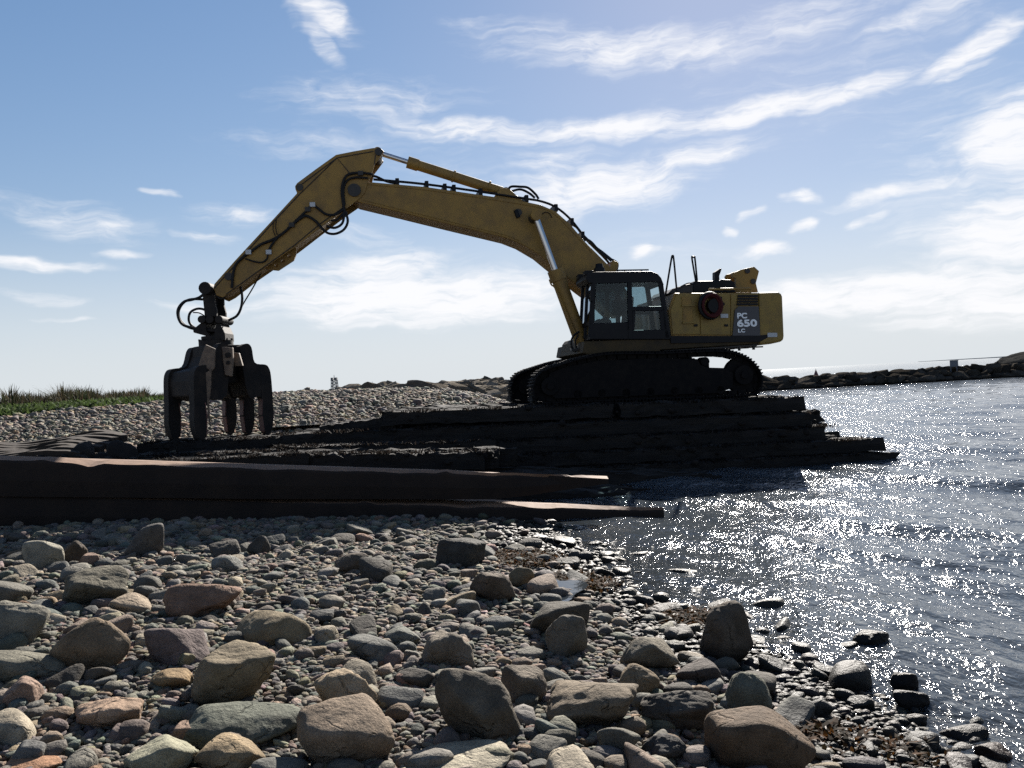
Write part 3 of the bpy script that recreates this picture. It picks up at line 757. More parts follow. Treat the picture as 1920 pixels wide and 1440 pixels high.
TIMBER = []
def timber_meshes():
    for i in range(7):
        n = 22; s = np.linspace(-1, 1, n); b = MB(); rings = []
        prof = [(-.5, -.5), (0, -.52), (.5, -.5), (.52, 0), (.5, .47), (.44, .5), (0, .5), (-.44, .5), (-.5, .47), (-.52, 0)]
        g = np.random.default_rng(300 + i)
        for j in range(n):
            r_ = []
            for (py_, pz_) in prof:
                jy, jz = g.normal() * .05, g.normal() * .045
                if pz_ > .4: jz -= abs(g.normal()) * .09
                r_.append((s[j] * .5 + (g.normal() * .012 if j in (0, n - 1) else 0), py_ + jy, pz_ + jz))
            rings.append(r_)
        m_ = len(prof); b.add([p for r_ in rings for p in r_], [(j * m_ + k, j * m_ + (k + 1) % m_, (j + 1) * m_ + (k + 1) % m_, (j + 1) * m_ + k) for j in range(n - 1) for k in range(m_)] + [tuple(range(m_)), tuple((n - 1) * m_ + k for k in range(m_ - 1, -1, -1))])
        me = bpy.data.meshes.new('timber'); me.from_pydata(b.v, [], b.f); me.materials.append(M['timber']); me.update()
        TIMBER.append(me)
timber_meshes()
def timber_mat(xa, za, xb, zb, y0, nt, th, label, group, wid=.34, over=0.4):
    """timbers side by side in y, each from (xa, za) to (xb, zb) along x; za/zb = top heights"""
    L = math.hypot(xb - xa, zb - za); a = math.atan2(zb - za, xb - xa)
    root = empty('timber_mat', ((xa + xb) / 2, y0 + nt * wid / 2, min(za, zb) - th))
    tag(root, label, 'timber mat', group)
    for k in range(nt):
        o = bpy.data.objects.new('timber', TIMBER[random.randrange(len(TIMBER))]); link(o, root)
        dl = random.uniform(-over, over)
        zc = (za + zb) / 2 - th / 2 - (min(za, zb) - th)
        o.location = (dl / 2, (k - (nt - 1) / 2) * wid, zc + random.uniform(-.015, .012))
        o.scale = (L + dl, wid * .97, th * .98); o.rotation_euler = (0, -a, random.uniform(-.006, .006))
    return root
def X(px, y): return float(at(px, 780, y)[0])
LAYERS = [  # photo columns of the two ends, top heights at the ends, front face distance, thickness, name
    (1010, 1652, .20, .17, 18.9, .30, 'lowest'), (880, 1620, .53, .48, 19.2, .32, 'second'), (700, 1564, .87, .80, 19.5, .33, 'third'),
    (525, 1548, 1.27, 1.13, 19.8, .34, 'fourth'), (716, 1512, 1.66, 1.49, 20.1, .35, 'top')]
for (p0, p1, z0_, z1_, yf, th, nm) in LAYERS:
    xa, xb = X(p0, yf), X(p1, yf); xm = xa + (xb - xa) * (.48 if nm in ('second', 'fourth') else .56); zm = z0_ + (z1_ - z0_) * (xm - xa) / (xb - xa)
    deep = 4 if nm == 'top' else 2
    for r_ in range(deep):
        y = yf + r_ * 1.42; sh = random.uniform(-.25, .25) if r_ else 0
        for half, (a, za, b_, zb) in enumerate(((xa + sh, z0_, xm, zm), (xm + .04, zm, xb + sh, z1_))):
            if r_ == 0:
                lab = f'dark timber mat, {nm} layer of the stack, ' + ('landward length under the cab end' if half == 0 else 'seaward length stepping into the water')
                grp = 'timber mats stacked under the excavator'
            else:
                lab = 'dark timber mat buried inside the stack under the excavator'; grp = 'inner timber mats of the stack'
            timber_mat(a, za, b_, zb, y, 4, th, lab, grp)
timber_mat(X(900, 17.6), .36, X(1330, 17.6), .06, 17.4, 4, .5, 'half sunken dark timber mat between the stack and the slab tips', 'timber mats stacked under the excavator')
timber_mat(X(760, 15.6), .42, X(1180, 15.6), .05, 15.4, 5, .5, 'half sunken dark timber mat close behind the slab tips', 'timber mats stacked under the excavator')
timber_mat(X(598, 20.3), 1.40, X(733, 20.3), 1.53, 20.2, 6, .30, 'short dark timber mat bridging the step at the landward end of the stack', 'timber mats stacked under the excavator')
# landward mats
timber_mat(X(255, 20), 1.22, X(527, 20), 1.20, 19.9, 7, .34, 'dark timber mat on which the grapple tines rest', 'timber mats on the landward beach')
timber_mat(X(200, 19.6), 1.02, X(560, 19.6), .96, 18.6, 4, .34, 'dark timber mat lying just before the grapple', 'timber mats on the landward beach')
timber_mat(X(530, 19.6), 1.02, X(900, 19.6), .92, 18.9, 3, .34, 'dark timber mat between the grapple and the stack', 'timber mats on the landward beach')
timber_mat(X(120, 17.6), .98, X(560, 17.6), .95, 17.3, 3, .40, 'low dark timber mat between the grapple mat and the long slabs', 'timber mats on the landward beach')
timber_mat(X(540, 17.6), .96, X(930, 17.6), .80, 17.4, 3, .40, 'low dark timber mat between the stack and the long slabs', 'timber mats on the landward beach')
# the bent mat: strips bowed over a hump
def bent_mat():
    root = empty('bent_mat', (X(30, 18.5), 18.5, .9)); tag(root, 'bleached bent timber mat with curving strips beside the grapple mat', 'timber mat', 'timber mats on the landward beach')
    for k in range(9):
        b = MB(); pts = []
        y = 18.0 + k * .27
        for px in range(-260, 161, 20):
            t = (px + 60) / 160
            z = 1.10 + .20 * math.exp(-((px - 95) / 65) ** 2) + .10 * math.exp(-((px + 180) / 80) ** 2) + .035 * k + .02 * math.sin(px * .05 + k)
            pts.append((X(px, 18.2) - root.location[0] + .1 * math.sin(k * 2.1), y - root.location[1] + .05 * math.sin(px * .03 + k), z - root.location[2]))
        vs_ = []; n = len(pts)
        for (x, yy, z) in pts: vs_ += [(x, yy - .12, z - .16), (x, yy + .12, z - .16), (x, yy + .12, z + .01 * random.random()), (x, yy - .12, z - .02 + .02 * random.random())]
        b.add(vs_, [(j * 4 + q, j * 4 + (q + 1) % 4, (j + 1) * 4 + (q + 1) % 4, (j + 1) * 4 + q) for j in range(n - 1) for q in range(4)] + [(3, 2, 1, 0), tuple((n - 1) * 4 + q for q in range(4))])
        b.build('strip', 'timber_top', root)
    b = MB()
    g = np.random.default_rng(8); pts = []
    xs = np.linspace(X(-260, 17.8), X(250, 17.8), 46)
    for x in xs: pts.append(x)
    zt = [1.02 + .12 * math.exp(-((x - X(90, 17.8)) / .9) ** 2) + .05 * g.normal() * .6 for x in xs]
    poly = [(x - root.location[0], z - root.location[2]) for x, z in zip(xs, zt)] + [(xs[-1] - root.location[0] + .1, -.55), (xs[0] - root.location[0], -.55)]
    b.prism(poly, 17.72 - root.location[1], 17.95 - root.location[1]); b.build('edge_board', 'timber', root)
bent_mat()
for k, (px, w, h) in enumerate(((150, .32, .42), (228, .26, .45), (196, .22, .25))):
    v, f = rock_verts(4, 70 + k, 9, 10, .12); v *= np.array([w, w, h]); 
    me = np_mesh('stump', v, f); me.materials.append(M['timber'])
    o = bpy.data.objects.new('timber_stump', me); o.location = (X(px, 18.3), 18.25, 1.0 - .05 * k); link(o)
    tag(o, ('squat', 'upright', 'small low')[k] + ' black timber stump between the bent mat and the grapple mat', 'stump', 'broken timber stumps')

FRINGE = [(X(p0, yf), X(p1, yf), a_, b_, yf) for (p0, p1, a_, b_, yf, th, nm) in LAYERS] + [(X(255, 20), X(527, 20), 1.22, 1.20, 19.9), (X(200, 19.6), X(560, 19.6), 1.02, .96, 18.6), (X(530, 19.6), X(900, 19.6), 1.02, .92, 18.9), (X(120, 17.6), X(560, 17.6), .98, .95, 17.3), (X(540, 17.6), X(930, 17.6), .96, .80, 17.4), (X(-260, 17.8), X(250, 17.8), 1.02, 1.0, 17.8)]
# ------------------------------------------------------------------ the excavator
PSI = R(9.5)
ax = np.array([math.cos(PSI), math.sin(PSI), 0]); nv_ = np.array([-math.sin(PSI), math.cos(PSI), 0])
DC = 23.5
MC = at(1215, 720, DC); Z0 = 1.60; MC[2] = Z0
exc = empty('excavator', MC, PSI)
tag(exc, 'yellow crawler excavator with long boom standing on the stack of dark mats', 'excavator')
def U(px, py, v=0.0):
    d = ray(px, py); t = (v - (CAM - MC) @ nv_) / (d @ nv_); P = CAM + d * t
    return (float((P - MC) @ ax), float(P[2] - Z0))
def UP(pts, v): return [U(a, b, v) for a, b in pts]
def U3(px, py, v): u, z = U(px, py, v); return (u, v, z)

# --- tracks
VT, TWID = 1.68, .62
outline = UP([(1000, 738), (1000, 722), (1006, 706), (1020, 694), (1050, 683), (1095, 670), (1150, 662), (1240, 661), (1345, 657), (1388, 664), (1414, 680), (1429, 702), (1430, 720), (1416, 739), (1340, 744), (1200, 749), (1024, 756), (1008, 750)], -VT - TWID / 2)
def resample(poly, n, closed=True):
    P = np.array(poly + ([poly[0]] if closed else [])); 
    sp = smooth_path([(a, 0, b) for a, b in P], 8); S = np.array([(q[0], q[2]) for q in sp])
    L = np.concatenate([[0], np.cumsum(np.linalg.norm(np.diff(S, axis=0), axis=1))])
    t = np.linspace(0, L[-1], n + 1)[:-1]
    return np.stack([np.interp(t, L, S[:, 0]), np.interp(t, L, S[:, 1])], -1), L[-1]
SH, plen = resample(outline, 50)
pitch = plen / 50
cen = SH.mean(0)
shoe = MB()
hw = TWID / 2
shoe.box(-pitch * .47, pitch * .47, -hw, hw, -.035, .0)
for gx in (-.32, 0, .32): shoe.prism([(gx * pitch - .022, 0), (gx * pitch + .022, 0), (gx * pitch + .012, .045), (gx * pitch - .012, .045)], -hw, hw)
shoe_me = bpy.data.meshes.new('shoe'); shoe_me.from_pydata(shoe.v, [], shoe.f); shoe_me.materials.append(M['track']); shoe_me.update()
for sgn in (-1, 1):
    # link chain: a band inside the shoes
    b = MB(); n = len(SH)
    tan = np.roll(SH, -1, 0) - np.roll(SH, 1, 0); tan /= np.linalg.norm(tan, axis=1)[:, None]
    nor = np.stack([-tan[:, 1], tan[:, 0]], -1)
    if ((SH + nor * .1 - cen) ** 2).sum() < ((SH - cen) ** 2).sum(): nor = -nor
    for vv in (-.13, .07):
        for j in range(n):
            p, q = SH[j], SH[(j + 1) % n]; 
            a0 = p - nor[j] * .04; a1 = q - nor[(j + 1) % n] * .04; b0 = p - nor[j] * .15; b1 = q - nor[(j + 1) % n] * .15
            a1 = a0 + (a1 - a0) * .86; b1 = b0 + (b1 - b0) * .86
            b.prism([tuple(a0), tuple(a1), tuple(b1), tuple(b0)], vv, vv + .06)
    tr = b.build('track', 'track', exc, loc=(0, sgn * VT, 0))
    for j in range(n):
        o = bpy.data.objects.new('shoe', shoe_me); link(o, tr)
        t = tan[j]; ang = math.atan2(t[1], t[0])
        up_ = np.array([-math.sin(ang), math.cos(ang)])
        flip = 1 if up_ @ nor[j] > 0 else -1
        o.location = (SH[j][0], 0, SH[j][1]); o.rotation_euler = (0, -ang + (math.pi if flip < 0 else 0), 0)
    # frame, wheels, rollers
    fr = MB(); v0 = sgn * VT
    fp = UP([(1026, 730), (1030, 700), (1060, 688), (1120, 676), (1240, 671), (1308, 673), (1314, 684), (1326, 689), (1360, 690), (1376, 700), (1374, 728), (1340, 738), (1040, 748)], -VT - .2)
    fr.prism(fp, v0 - .2, v0 + .2)
    fr.build('track_frame', 'track', exc, .02)
    for nm, px, py, r_ in (('idler', 1028, 724, .42), ('sprocket', 1388, 703, .47)):
        w = MB(); u, z = U(px, py, -VT)
        w.tube([(u, v0 - .1, z), (u, v0 + .1, z)], r_, 28); w.tube([(u, v0 - .24, z), (u, v0 + .24, z)], r_ * .55, 20); w.tube([(u, v0 - .30, z), (u, v0 + .30, z)], r_ * .22, 14)
        if nm == 'sprocket':
            for k in range(21):
                a = k / 21 * 6.283
                w.tube([(u + math.cos(a) * r_ * .97, v0 - .05, z + math.sin(a) * r_ * .97), (u + math.cos(a) * r_ * .97, v0 + .05, z + math.sin(a) * r_ * .97)], .035, 6)
        w.build(nm, 'track', exc)
    for px in (1080, 1125, 1170, 1215, 1260, 1305, 1345):
        w = MB(); u, z = U(px, 739 - (px - 1080) * .03, -VT); w.tube([(u, v0 - .2, z), (u, v0 + .2, z)], .11, 14); w.build('roller', 'track', exc)
    for px, py in ((1130, 684), (1225, 682), (1318, 678)):
        w = MB(); u, z = U(px, py, -VT); w.tube([(u, v0 - .16, z), (u, v0 + .16, z)], .12, 14); w.tube([(u, v0, z), (u, v0, z - .22)], .07, 8); w.build('carrier_roller', 'track', exc)
b = MB(); u0, z0_ = U(1150, 715, 0); u1, z1_ = U(1290, 690, 0)
b.box(u0, u1, -1.55, 1.55, z0_ - .15, z1_ + .1); b.build('axle_frame', 'track', exc, .03)
b = MB(); uc, zc = U(1190, 668, 0); b.tube([(uc, 0, zc - .25), (uc, 0, zc + .12)], 1.05, 40); b.build('swing_ring', 'steel', exc)

# --- upper structure
VN, VF = -1.62, 1.62
b = MB(); b.prism(UP([(1096, 640), (1255, 634), (1426, 634), (1426, 644), (1300, 652), (1238, 656), (1236, 664), (1115, 667), (1092, 662)], VN + .04), VN + .04, VF - .04); b.build('revolving_frame', 'grime', exc, .02)
b = MB(); b.prism(UP([(1242, 657), (1420, 645), (1420, 649), (1242, 661)], VN + .1), VN + .1, VF - .1); b.build('belly_pan', 'steel', exc, .01)
for k in range(7):
    b = MB(); px = 1252 + k * 27; u, z = U(px, 660 - k * 1.9, VN + .1); b.tube([(u, VN + .14, z - .10), (u, VN + .14, z + .05)], .04, 8); b.tube([(u - .25, VN + .2, z - .03), (u + .3, VN + .2, z - .03)], .022, 6); b.build('belly_bolt', 'steel', exc)
cw = [(1423, 548), (1460, 547), (1466, 550), (1468, 556), (1471, 630), (1470, 638), (1464, 641), (1446, 645), (1425, 647)]
b = MB(); b.prism(UP(cw, VN), VN, VF); b.build('counterweight', 'yellow2', exc, .06)
b = MB(); b.prism(UP([(1265, 549), (1422, 549), (1424, 633), (1259, 631), (1254, 580)], VN + .05), VN + .06, VF); b.build('engine_house', 'yellow', exc, .03)
for i, (xa, xb, ya, yb) in enumerate(((1262, 1311, 551, 627), (1313.5, 1368, 551, 628), (1370, 1421, 551, 629))):
    b = MB(); pl = [(xa, ya), (xb, ya), (xb + 1.5, yb), (xa - (0 if i else 2), yb)]
    if i == 0: pl = [(1268, ya), (xb, ya), (xb + 1, yb), (1261, yb), (1257, 582)]
    b.prism(UP(pl, VN + .05), VN + .03, VN + .08); d = b.build('access_door', 'yellow2', exc, .012)
    h = MB(); u, z = U(xb - 6, 610, VN); h.box(u - .05, u + .05, VN + .005, VN + .03, z - .03, z + .03); h.build('latch', 'black', d)
for (xa, xb, ya, yb) in ((1279, 1297, 556, 572), (1281, 1299, 578, 604)):
    b = MB(); b.prism(UP([(xa, ya), (xb, ya), (xb, yb), (xa, yb)], VN), VN + .005, VN + .04); p_ = b.build('hatch_plate', 'yellow', exc, .01)
    h = MB(); u0, z0_ = U(xa - 1, yb + 1.5, VN); u1, _ = U(xb + 5, yb, VN); h.box(u0, u1, VN - .03, VN + .03, z0_ - .02, z0_ + .02); h.build('rail', 'yellow2', p_)
b = MB(); b.prism(UP([(1257, 630), (1372, 630), (1372, 629), (1424, 629), (1440, 627), (1440, 633), (1425, 641), (1258, 644)], VN), VN - .006, VN + .07); b.build('lower_band', 'black', exc, .01)
b = MB(); b.prism(UP([(1378, 581), (1385, 574.5), (1422.5, 574.5), (1425.5, 631), (1373.5, 631)], VN), VN - .004, VN + .03); dec = b.build('decal_panel', 'decal', exc)
for k in range(4):
    b = MB(); y = 553 + k * 5.2; b.prism(UP([(1384 - k * .6, y), (1421, y), (1421, y + 3.9), (1383.4 - k * .6, y + 3.9)], VN), VN - .008, VN + .04); b.build('louver', 'black', exc)
def text(body, x0, x1, yb_, yt_, v, parent, bold=.012):
    cu = bpy.data.curves.new('lettering', 'FONT'); cu.body = body; cu.offset = .008; cu.extrude = 0.0; cu.resolution_u = 6
    o = bpy.data.objects.new('tmp', cu); col.objects.link(o); bpy.context.view_layer.update()
    me = bpy.data.meshes.new_from_object(o.evaluated_get(bpy.context.evaluated_depsgraph_get()))
    bpy.data.objects.remove(o)
    co = np.array([q.co[:] for q in me.vertices]); mn, mx = co.min(0), co.max(0)
    (ua, za), (ub, zb) = U(x0, yb_, v), U(x1, yt_, v)
    # keep the baseline parallel to the machine
    sl = (U(x1, yb_, v)[1] - za) / (ub - ua)*0 - .02
    for q in me.vertices:
        fx = (q.co.x - mn[0]) / (mx[0] - mn[0]); fz = (q.co.y - mn[1]) / (mx[1] - mn[1])
        u = ua + (ub - ua) * fx
        q.co = (u, v - .009, za + (zb - za) * fz + sl * (u - ua))
    me.materials.clear(); me.materials.append(M['white']); me.update()
    # heavy strokes: the outline repeated a hair's breadth apart
    bm = bmesh.new(); bm.from_mesh(me)
    w_ = (ub - ua) / len(body) * bold
    for k, (sx, sz) in enumerate(((1, 0), (-1, 0), (0, 1), (0, -1), (.7, .7), (-.7, .7), (.7, -.7), (-.7, -.7))):
        r_ = bmesh.ops.duplicate(bm, geom=[f for f in bm.faces if k == 0 or f.tag][:] if False else list(base_f) if k else (base_f := bm.faces[:]))
        bmesh.ops.translate(bm, verts=[q for q in r_['geom'] if isinstance(q, bmesh.types.BMVert)], vec=(sx * w_, -.0012 * (k + 1), sz * w_))
    bm.to_mesh(me); bm.free()
    o = bpy.data.objects.new('lettering', me); link(o, parent)
text('PC', 1382.5, 1399.5, 597, 586.5, VN, dec, .06)
text('650', 1382.5, 1418, 612.5, 598.5, VN, dec, .06)
text('LC', 1384, 1396, 623.3, 616.3, VN, dec, .06)
for (xa, xb, ya, yb) in ((1351, 1365, 588.5, 596), (1439, 1457, 624, 632)):
    b = MB(); b.prism(UP([(xa, ya), (xb, ya), (xb, yb), (xa, yb)], VN), VN - .012, VN + .02); b.build('warning_sticker', 'sticker', exc)
for (xa, xb, ya, yb) in ((1344, 1354, 556, 561), (1346, 1359, 567, 572)):
    b = MB(); b.prism(UP([(xa, ya), (xb, ya), (xb, yb), (xa, yb)], VN), VN + .01, VN + .035); b.build('vent', 'black', exc)
# coiled hose hung on the side
for k in range(5):
    b = MB(); u, z = U(1326 + k * 1.2, 574, VN); r_ = .235 + .028 * (k % 3)
    pts = [(u + math.cos(t) * r_ * 1.0, VN - .05 - .035 * k, z + math.sin(t) * r_ * 1.12) for t in np.linspace(0, 6.283, 28)[:-1]]
    b.tube(pts, .055 if k < 3 else .04, 8, closed=True); b.build('hose_coil', 'hosered' if k not in (2,) else 'rubber', exc)
b = MB(); u, z = U(1336, 574, VN); b.tube([(u, VN - .16, z), (u, VN + .02, z)], .19, 18); b.build('hose_reel', 'rubber', exc)
# deck items
b = MB(); b.prism(UP([(1299, 532), (1303, 526.5), (1350, 526), (1354, 523.5), (1370, 524), (1379, 530), (1379, 549), (1299, 549)], -.9), -.9, .9); b.build('engine_hood', 'black', exc, .03)
b = MB(); b.prism(UP([(1338.5, 527), (1338.5, 511), (1349.5, 503.5), (1351.5, 505), (1347, 518), (1347.5, 527)], -.5), -.58, -.38); b.build('exhaust_pipe', 'black', exc, .02)
b = MB(); b.prism(UP([(1252, 551), (1262, 541), (1283, 534), (1298, 531), (1300, 550)], -1.2), -1.2, .4); b.build('filter_cover', 'steel', exc, .03)
b = MB(); b.tube(smooth_path([U3(1276, 540, -1.25), U3(1279, 536, -1.25), U3(1291, 531, -1.25), U3(1299, 533, -1.25)]), .018, 6); b.build('grab_rail', 'black', exc)
for pts in ([(1248, 552), (1259, 485), (1261, 482.5), (1263, 484), (1269, 546)], [(1305, 530), (1297.5, 485), (1299, 482.5), (1301.5, 482), (1303, 485), (1307.5, 530)]):
    b = MB(); b.tube(smooth_path([U3(a, c, VN + .12) for a, c in pts], 5), .026, 8); b.build('handrail', 'black', exc)
b = MB(); b.tube([U3(1329, 549, VN + .2), U3(1330, 542.5, VN + .2), U3(1407, 541, VN + .2), U3(1407, 549, VN + .2)], .032, 8); b.build('deck_rail', 'yellow', exc)
b = MB(); lug = UP([(1372, 515), (1375, 510.5), (1381, 509.5), (1388, 506), (1397, 503.5), (1413.7, 500), (1423, 508.5), (1417, 531), (1421, 548), (1380, 548), (1379, 521.5), (1374, 521)], -.6)
b.prism(lug, -.62, -.52); b.prism(lug, -.18, -.08); b.build('counterweight_lift', 'yellow', exc, .012)
b = MB()
for px, py in ((1400, 508.5), (1411, 528)): u, z = U(px, py, -.6); b.tube([(u, -.66, z), (u, -.05, z)], .075, 14)
u, z = U(1398, 531, -.4); b.tube([U3(1398, 512, -.35), U3(1401, 545, -.35)], .05, 10); b.build('lift_pin', 'steel', exc)
# front nose below the cab
b = MB(); b.prism(UP([(1080, 641), (1086, 633), (1108, 636), (1114, 646), (1112, 664), (1096, 667), (1082, 664), (1079, 655)], -.75), -.75, .95); b.build('frame_nose', 'grime', exc, .03)
for pts, r_ in (([(1086, 622), (1076, 629), (1071, 640), (1073, 652), (1080, 660)], .028), ([(1084, 628), (1079, 640), (1081, 655)], .022), ([(1090, 664), (1100, 668), (1113, 663)], .03)):
    b = MB(); b.tube(smooth_path([U3(a, c, -1.0) for a, c in pts], 5), r_, 7); b.build('hose', 'rubber', exc)
b = MB(); b.prism(UP([(1071, 654), (1086, 653), (1086, 658), (1071, 659)], -1.05), -1.1, -.9); b.build('step', 'steel', exc, .01)

# --- cab
CN, CF = VN - .02, -.50
def bars(lst, v):
    for pl, t in lst: B.prism(UP(pl, CN), v, v + t)
side = [([(1106, 636), (1113, 636), (1118, 531), (1111, 529)], .07), ([(1176.5, 529), (1185, 529), (1186.5, 636), (1178, 636)], .07),
        ([(1234, 524), (1244, 533), (1258.5, 634), (1247, 634), (1241.5, 575)], .08), ([(1185, 575), (1245, 574), (1247, 583), (1185, 583)], .05),
        ([(1185, 619), (1252, 618), (1257, 636), (1186, 636)], .06), ([(1112, 606), (1178, 604), (1178, 636), (1112, 636)], .05), ([(1186, 583), (1192, 583), (1190, 619), (1186, 619)], .05), ([(1236, 583), (1247, 583), (1251, 619), (1240, 619)], .05)]
B = MB()
bars(side, CN); bars(side[:4] + side[4:6], CF - .08)
B.prism(UP([(1099, 523), (1101, 513), (1118, 509.5), (1220, 508.5), (1233, 513), (1240, 521), (1245, 534), (1236, 531), (1232, 528), (1116, 532), (1104, 530)], CN), CN, CF)
# front frame and floor
B.prism(UP([(1107, 626), (1255, 626), (1257, 637), (1107, 637)], CN), CN + .05, CF - .05)
B.prism(UP([(1106, 604), (1110, 604), (1110, 637), (1106, 637)], CN), CN + .02, CN + .14)
cab = B.build('cab', 'black', exc, .012)
B = MB()
for vv in (CN + .02, (CN + CF) / 2 - .03, CF - .1):
    B.tube([U3(1107, 632, CN)[:1] + (vv + .04,) + U3(1107, 632, CN)[2:], U3(1112, 530, CN)[:1] + (vv + .04,) + U3(1112, 530, CN)[2:]], .045, 6)
u, z = U(1108, 606, CN); B.box(u - .04, u + .04, CN + .03, CF - .03, z - .05, z + .05)
B.build('windscreen_frame', 'black', cab)
for nm, pl in (('side_window', [(1113, 531), (1177, 530), (1178, 605), (1112, 606)]), ('side_window', [(1185, 529), (1235, 529), (1245, 575), (1185, 576)]), ('side_window', [(1190, 583), (1240, 583), (1242, 619), (1190, 619)])):
    for vv in (CN + .03, CF - .05):
        b = MB(); b.prism(UP(pl, CN), vv, vv + .006); b.build(nm, 'glass', cab)
b = MB(); (ua, za), (ub, zb) = U(1107, 634, CN), U(1112, 530, CN)
b.add([(ua, CN + .05, za), (ua, CF - .05, za), (ub, CF - .05, zb), (ub, CN + .05, zb)], [(0, 1, 2, 3)]); b.build('windscreen', 'glass', cab)
b = MB(); um = (CN + CF) / 2
b.prism(UP([(1150, 612), (1180, 610), (1184, 580), (1188, 553), (1196, 553), (1194, 590), (1190, 622), (1152, 624)], CN), um - .28, um + .28); b.build('seat', 'seat', cab, .05)
b = MB(); b.prism(UP([(1126, 600), (1140, 592), (1150, 600), (1152, 628), (1126, 628)], CN), um - .42, um - .25); b.prism(UP([(1126, 600), (1140, 592), (1150, 600), (1152, 628), (1126, 628)], CN), um + .25, um + .42); b.build('control_console', 'seat', cab, .03)
b = MB(); b.prism(UP([(1121, 585), (1131, 585), (1131, 601), (1121, 601)], CN), um + .25, um + .30); b.tube([U3(1126, 601, um + .27), U3(1124, 628, um + .27)], .02, 6); b.build('monitor', 'black', cab, .01)
for vv in (um - .3, um + .3):
    b = MB(); b.tube([U3(1132, 600, vv), U3(1130, 586, vv)], .018, 6); b.tube([U3(1130, 589, vv), U3(1129.5, 584, vv)], .035, 8); b.build('joystick', 'black', cab)
b = MB(); u, z = U(1124, 510, um); b.tube([(u, um, z), (u, um, z + .10)], .15, 16); b.tube([(u, um, z + .10), (u, um, z + .22)], [.12, .09], 16); b.build('beacon_lamp', 'black', cab)
b = MB(); u, z = U(1107, 516, CN); b.box(u - .12, u + .12, CN + .1, CN + .32, z + .02, z + .14); b.box(u - .12, u + .12, CF - .35, CF - .12, z + .02, z + .14); b.build('work_lamp', 'black', cab, .02)
b = MB(); 
b.tube([U3(1155, 507, CN + .2), U3(1216, 506, CN + .2)], .022, 6)
for px in (1158, 1172, 1202): b.tube([U3(px, 506.5, CN + .2), U3(px - 1, 511, CN + .2)], .018, 6)
b.build('roof_rail', 'black', cab)
b = MB(); b.tube([U3(1180, 600, CN - .03), U3(1180, 618, CN - .03)], .018, 6); b.build('door_handle', 'black', cab)
b = MB(); b.tube([U3(1110, 566, CN - .02), U3(1104, 560, CN - .2), U3(1104, 546, CN - .2)], .016, 6); b.box(*[U(1102, 556, CN)[0], U(1107, 556, CN)[0]], CN - .3, CN - .1, U(1104, 566, CN)[1], U(1104, 546, CN)[1]); b.build('mirror', 'black', cab)

# --- boom
BW = .46
boom_top = [(652, 357), (655, 344), (664, 337), (680, 338), (693, 341), (797, 350), (921, 368), (985, 378), (1014, 384), (1042, 396), (1070, 421), (1096, 452), (1124, 480), (1144, 500), (1176, 545), (1182, 575)]
boom_bot = [(1172, 592), (1150, 592), (1122, 565), (1090, 541), (1060, 517), (1034, 496), (1011, 477), (977, 457), (949, 446), (837, 419), (740, 395), (674, 379), (658, 370)]
b = MB(); b.prism(UP(boom_top + boom_bot, -BW), -BW, BW); boom = b.build('boom', 'yellow', exc, .025)
def pin(px, py, v0, v1, r_, parent, mat='steel', nm='pin'):
    b = MB(); u, z = U(px, py, v0); b.tube([(u, v0, z), (u, v1, z)], r_, 20); return b.build(nm, mat, parent)
pin(1004, 405, -BW - .34, BW + .34, .135, boom)
pin(972, 398, -BW - .05, BW + .05, .10, boom)
b = MB(); b.tube([U3(967, 394, -BW - .03), U3(972, 408, -BW - .03)], .06, 8); b.build('grease_fitting', 'black', boom)
pin(1160, 572, -BW - .12, BW + .12, .19, boom)
# weld seams along the boom
b = MB(); b.tube(smooth_path([U3(a, c, -BW - .004) for a, c in ((690, 346), (797, 356), (921, 374), (1010, 389), (1040, 402), (1066, 427), (1110, 474))], 4), .012, 5); b.tube([U3(a, c, -BW - .004) for a, c in ((680, 375), (837, 414), (949, 441), (976, 452))], .012, 5); b.build('weld_seam', 'yellow', boom)
# pipes along the top of the boom
for k, (off, vv) in enumerate(((4.5, -.30), (5.0, -.12), (4.5, .1), (4.5, .28))):
    b = MB(); b.tube(smooth_path([U3(a, c - off, vv) for a, c in ((700, 341), (797, 350), (921, 367), (985, 377), (1014, 382), (1042, 393), (1070, 416), (1096, 448), (1124, 474), (1146, 494))], 4), .030, 7); b.build('hydraulic_pipe', 'yellow' if k in (2,) else 'rubber', boom)
for px, py in ((745, 345), (800, 350), (834, 355), (851, 357), (901, 364), (987, 376), (1042, 393), (1072, 419), (1092, 444)):
    b = MB(); u, z = U(px, py, -.3); b.box(u - .05, u + .05, -.38, .36, z - .06, z + .14); b.build('pipe_clamp', 'black', boom, .01)
for pts, vv in (([(952, 358), (958, 350), (975, 350), (990, 352), (1004, 364), (1010, 373)], -.2), ([(955, 360), (975, 355), (992, 362), (1003, 371)], .05), ([(690, 330), (705, 331), (725, 340), (745, 344)], -.3), ([(1096, 446), (1110, 455), (1130, 478), (1152, 489), (1158, 496), (1156, 508)], -.3), ([(1090, 440), (1112, 462), (1134, 484), (1147, 500)], 0), ([(1075, 422), (1082, 427), (1090, 438), (1098, 452)], -.1), ([(1104, 455), (1126, 470), (1146, 486)], .2)):
    b = MB(); b.tube(smooth_path([U3(a, c, vv) for a, c in pts], 6), .034, 7); b.build('hose', 'rubber', boom)
b = MB(); b.prism(UP([(1138, 508), (1148, 489), (1158, 493), (1156, 505), (1152, 512)], -.3), -.4, .4); b.build('hose_bracket', 'yellow', boom, .01)
b = MB(); b.tube(smooth_path([U3(a, c, -BW - .02) for a, c in ((1013, 404), (1022, 398), (1030, 400), (1035, 408))], 5), .012, 5); b.build('grease_line', 'rubber', boom)

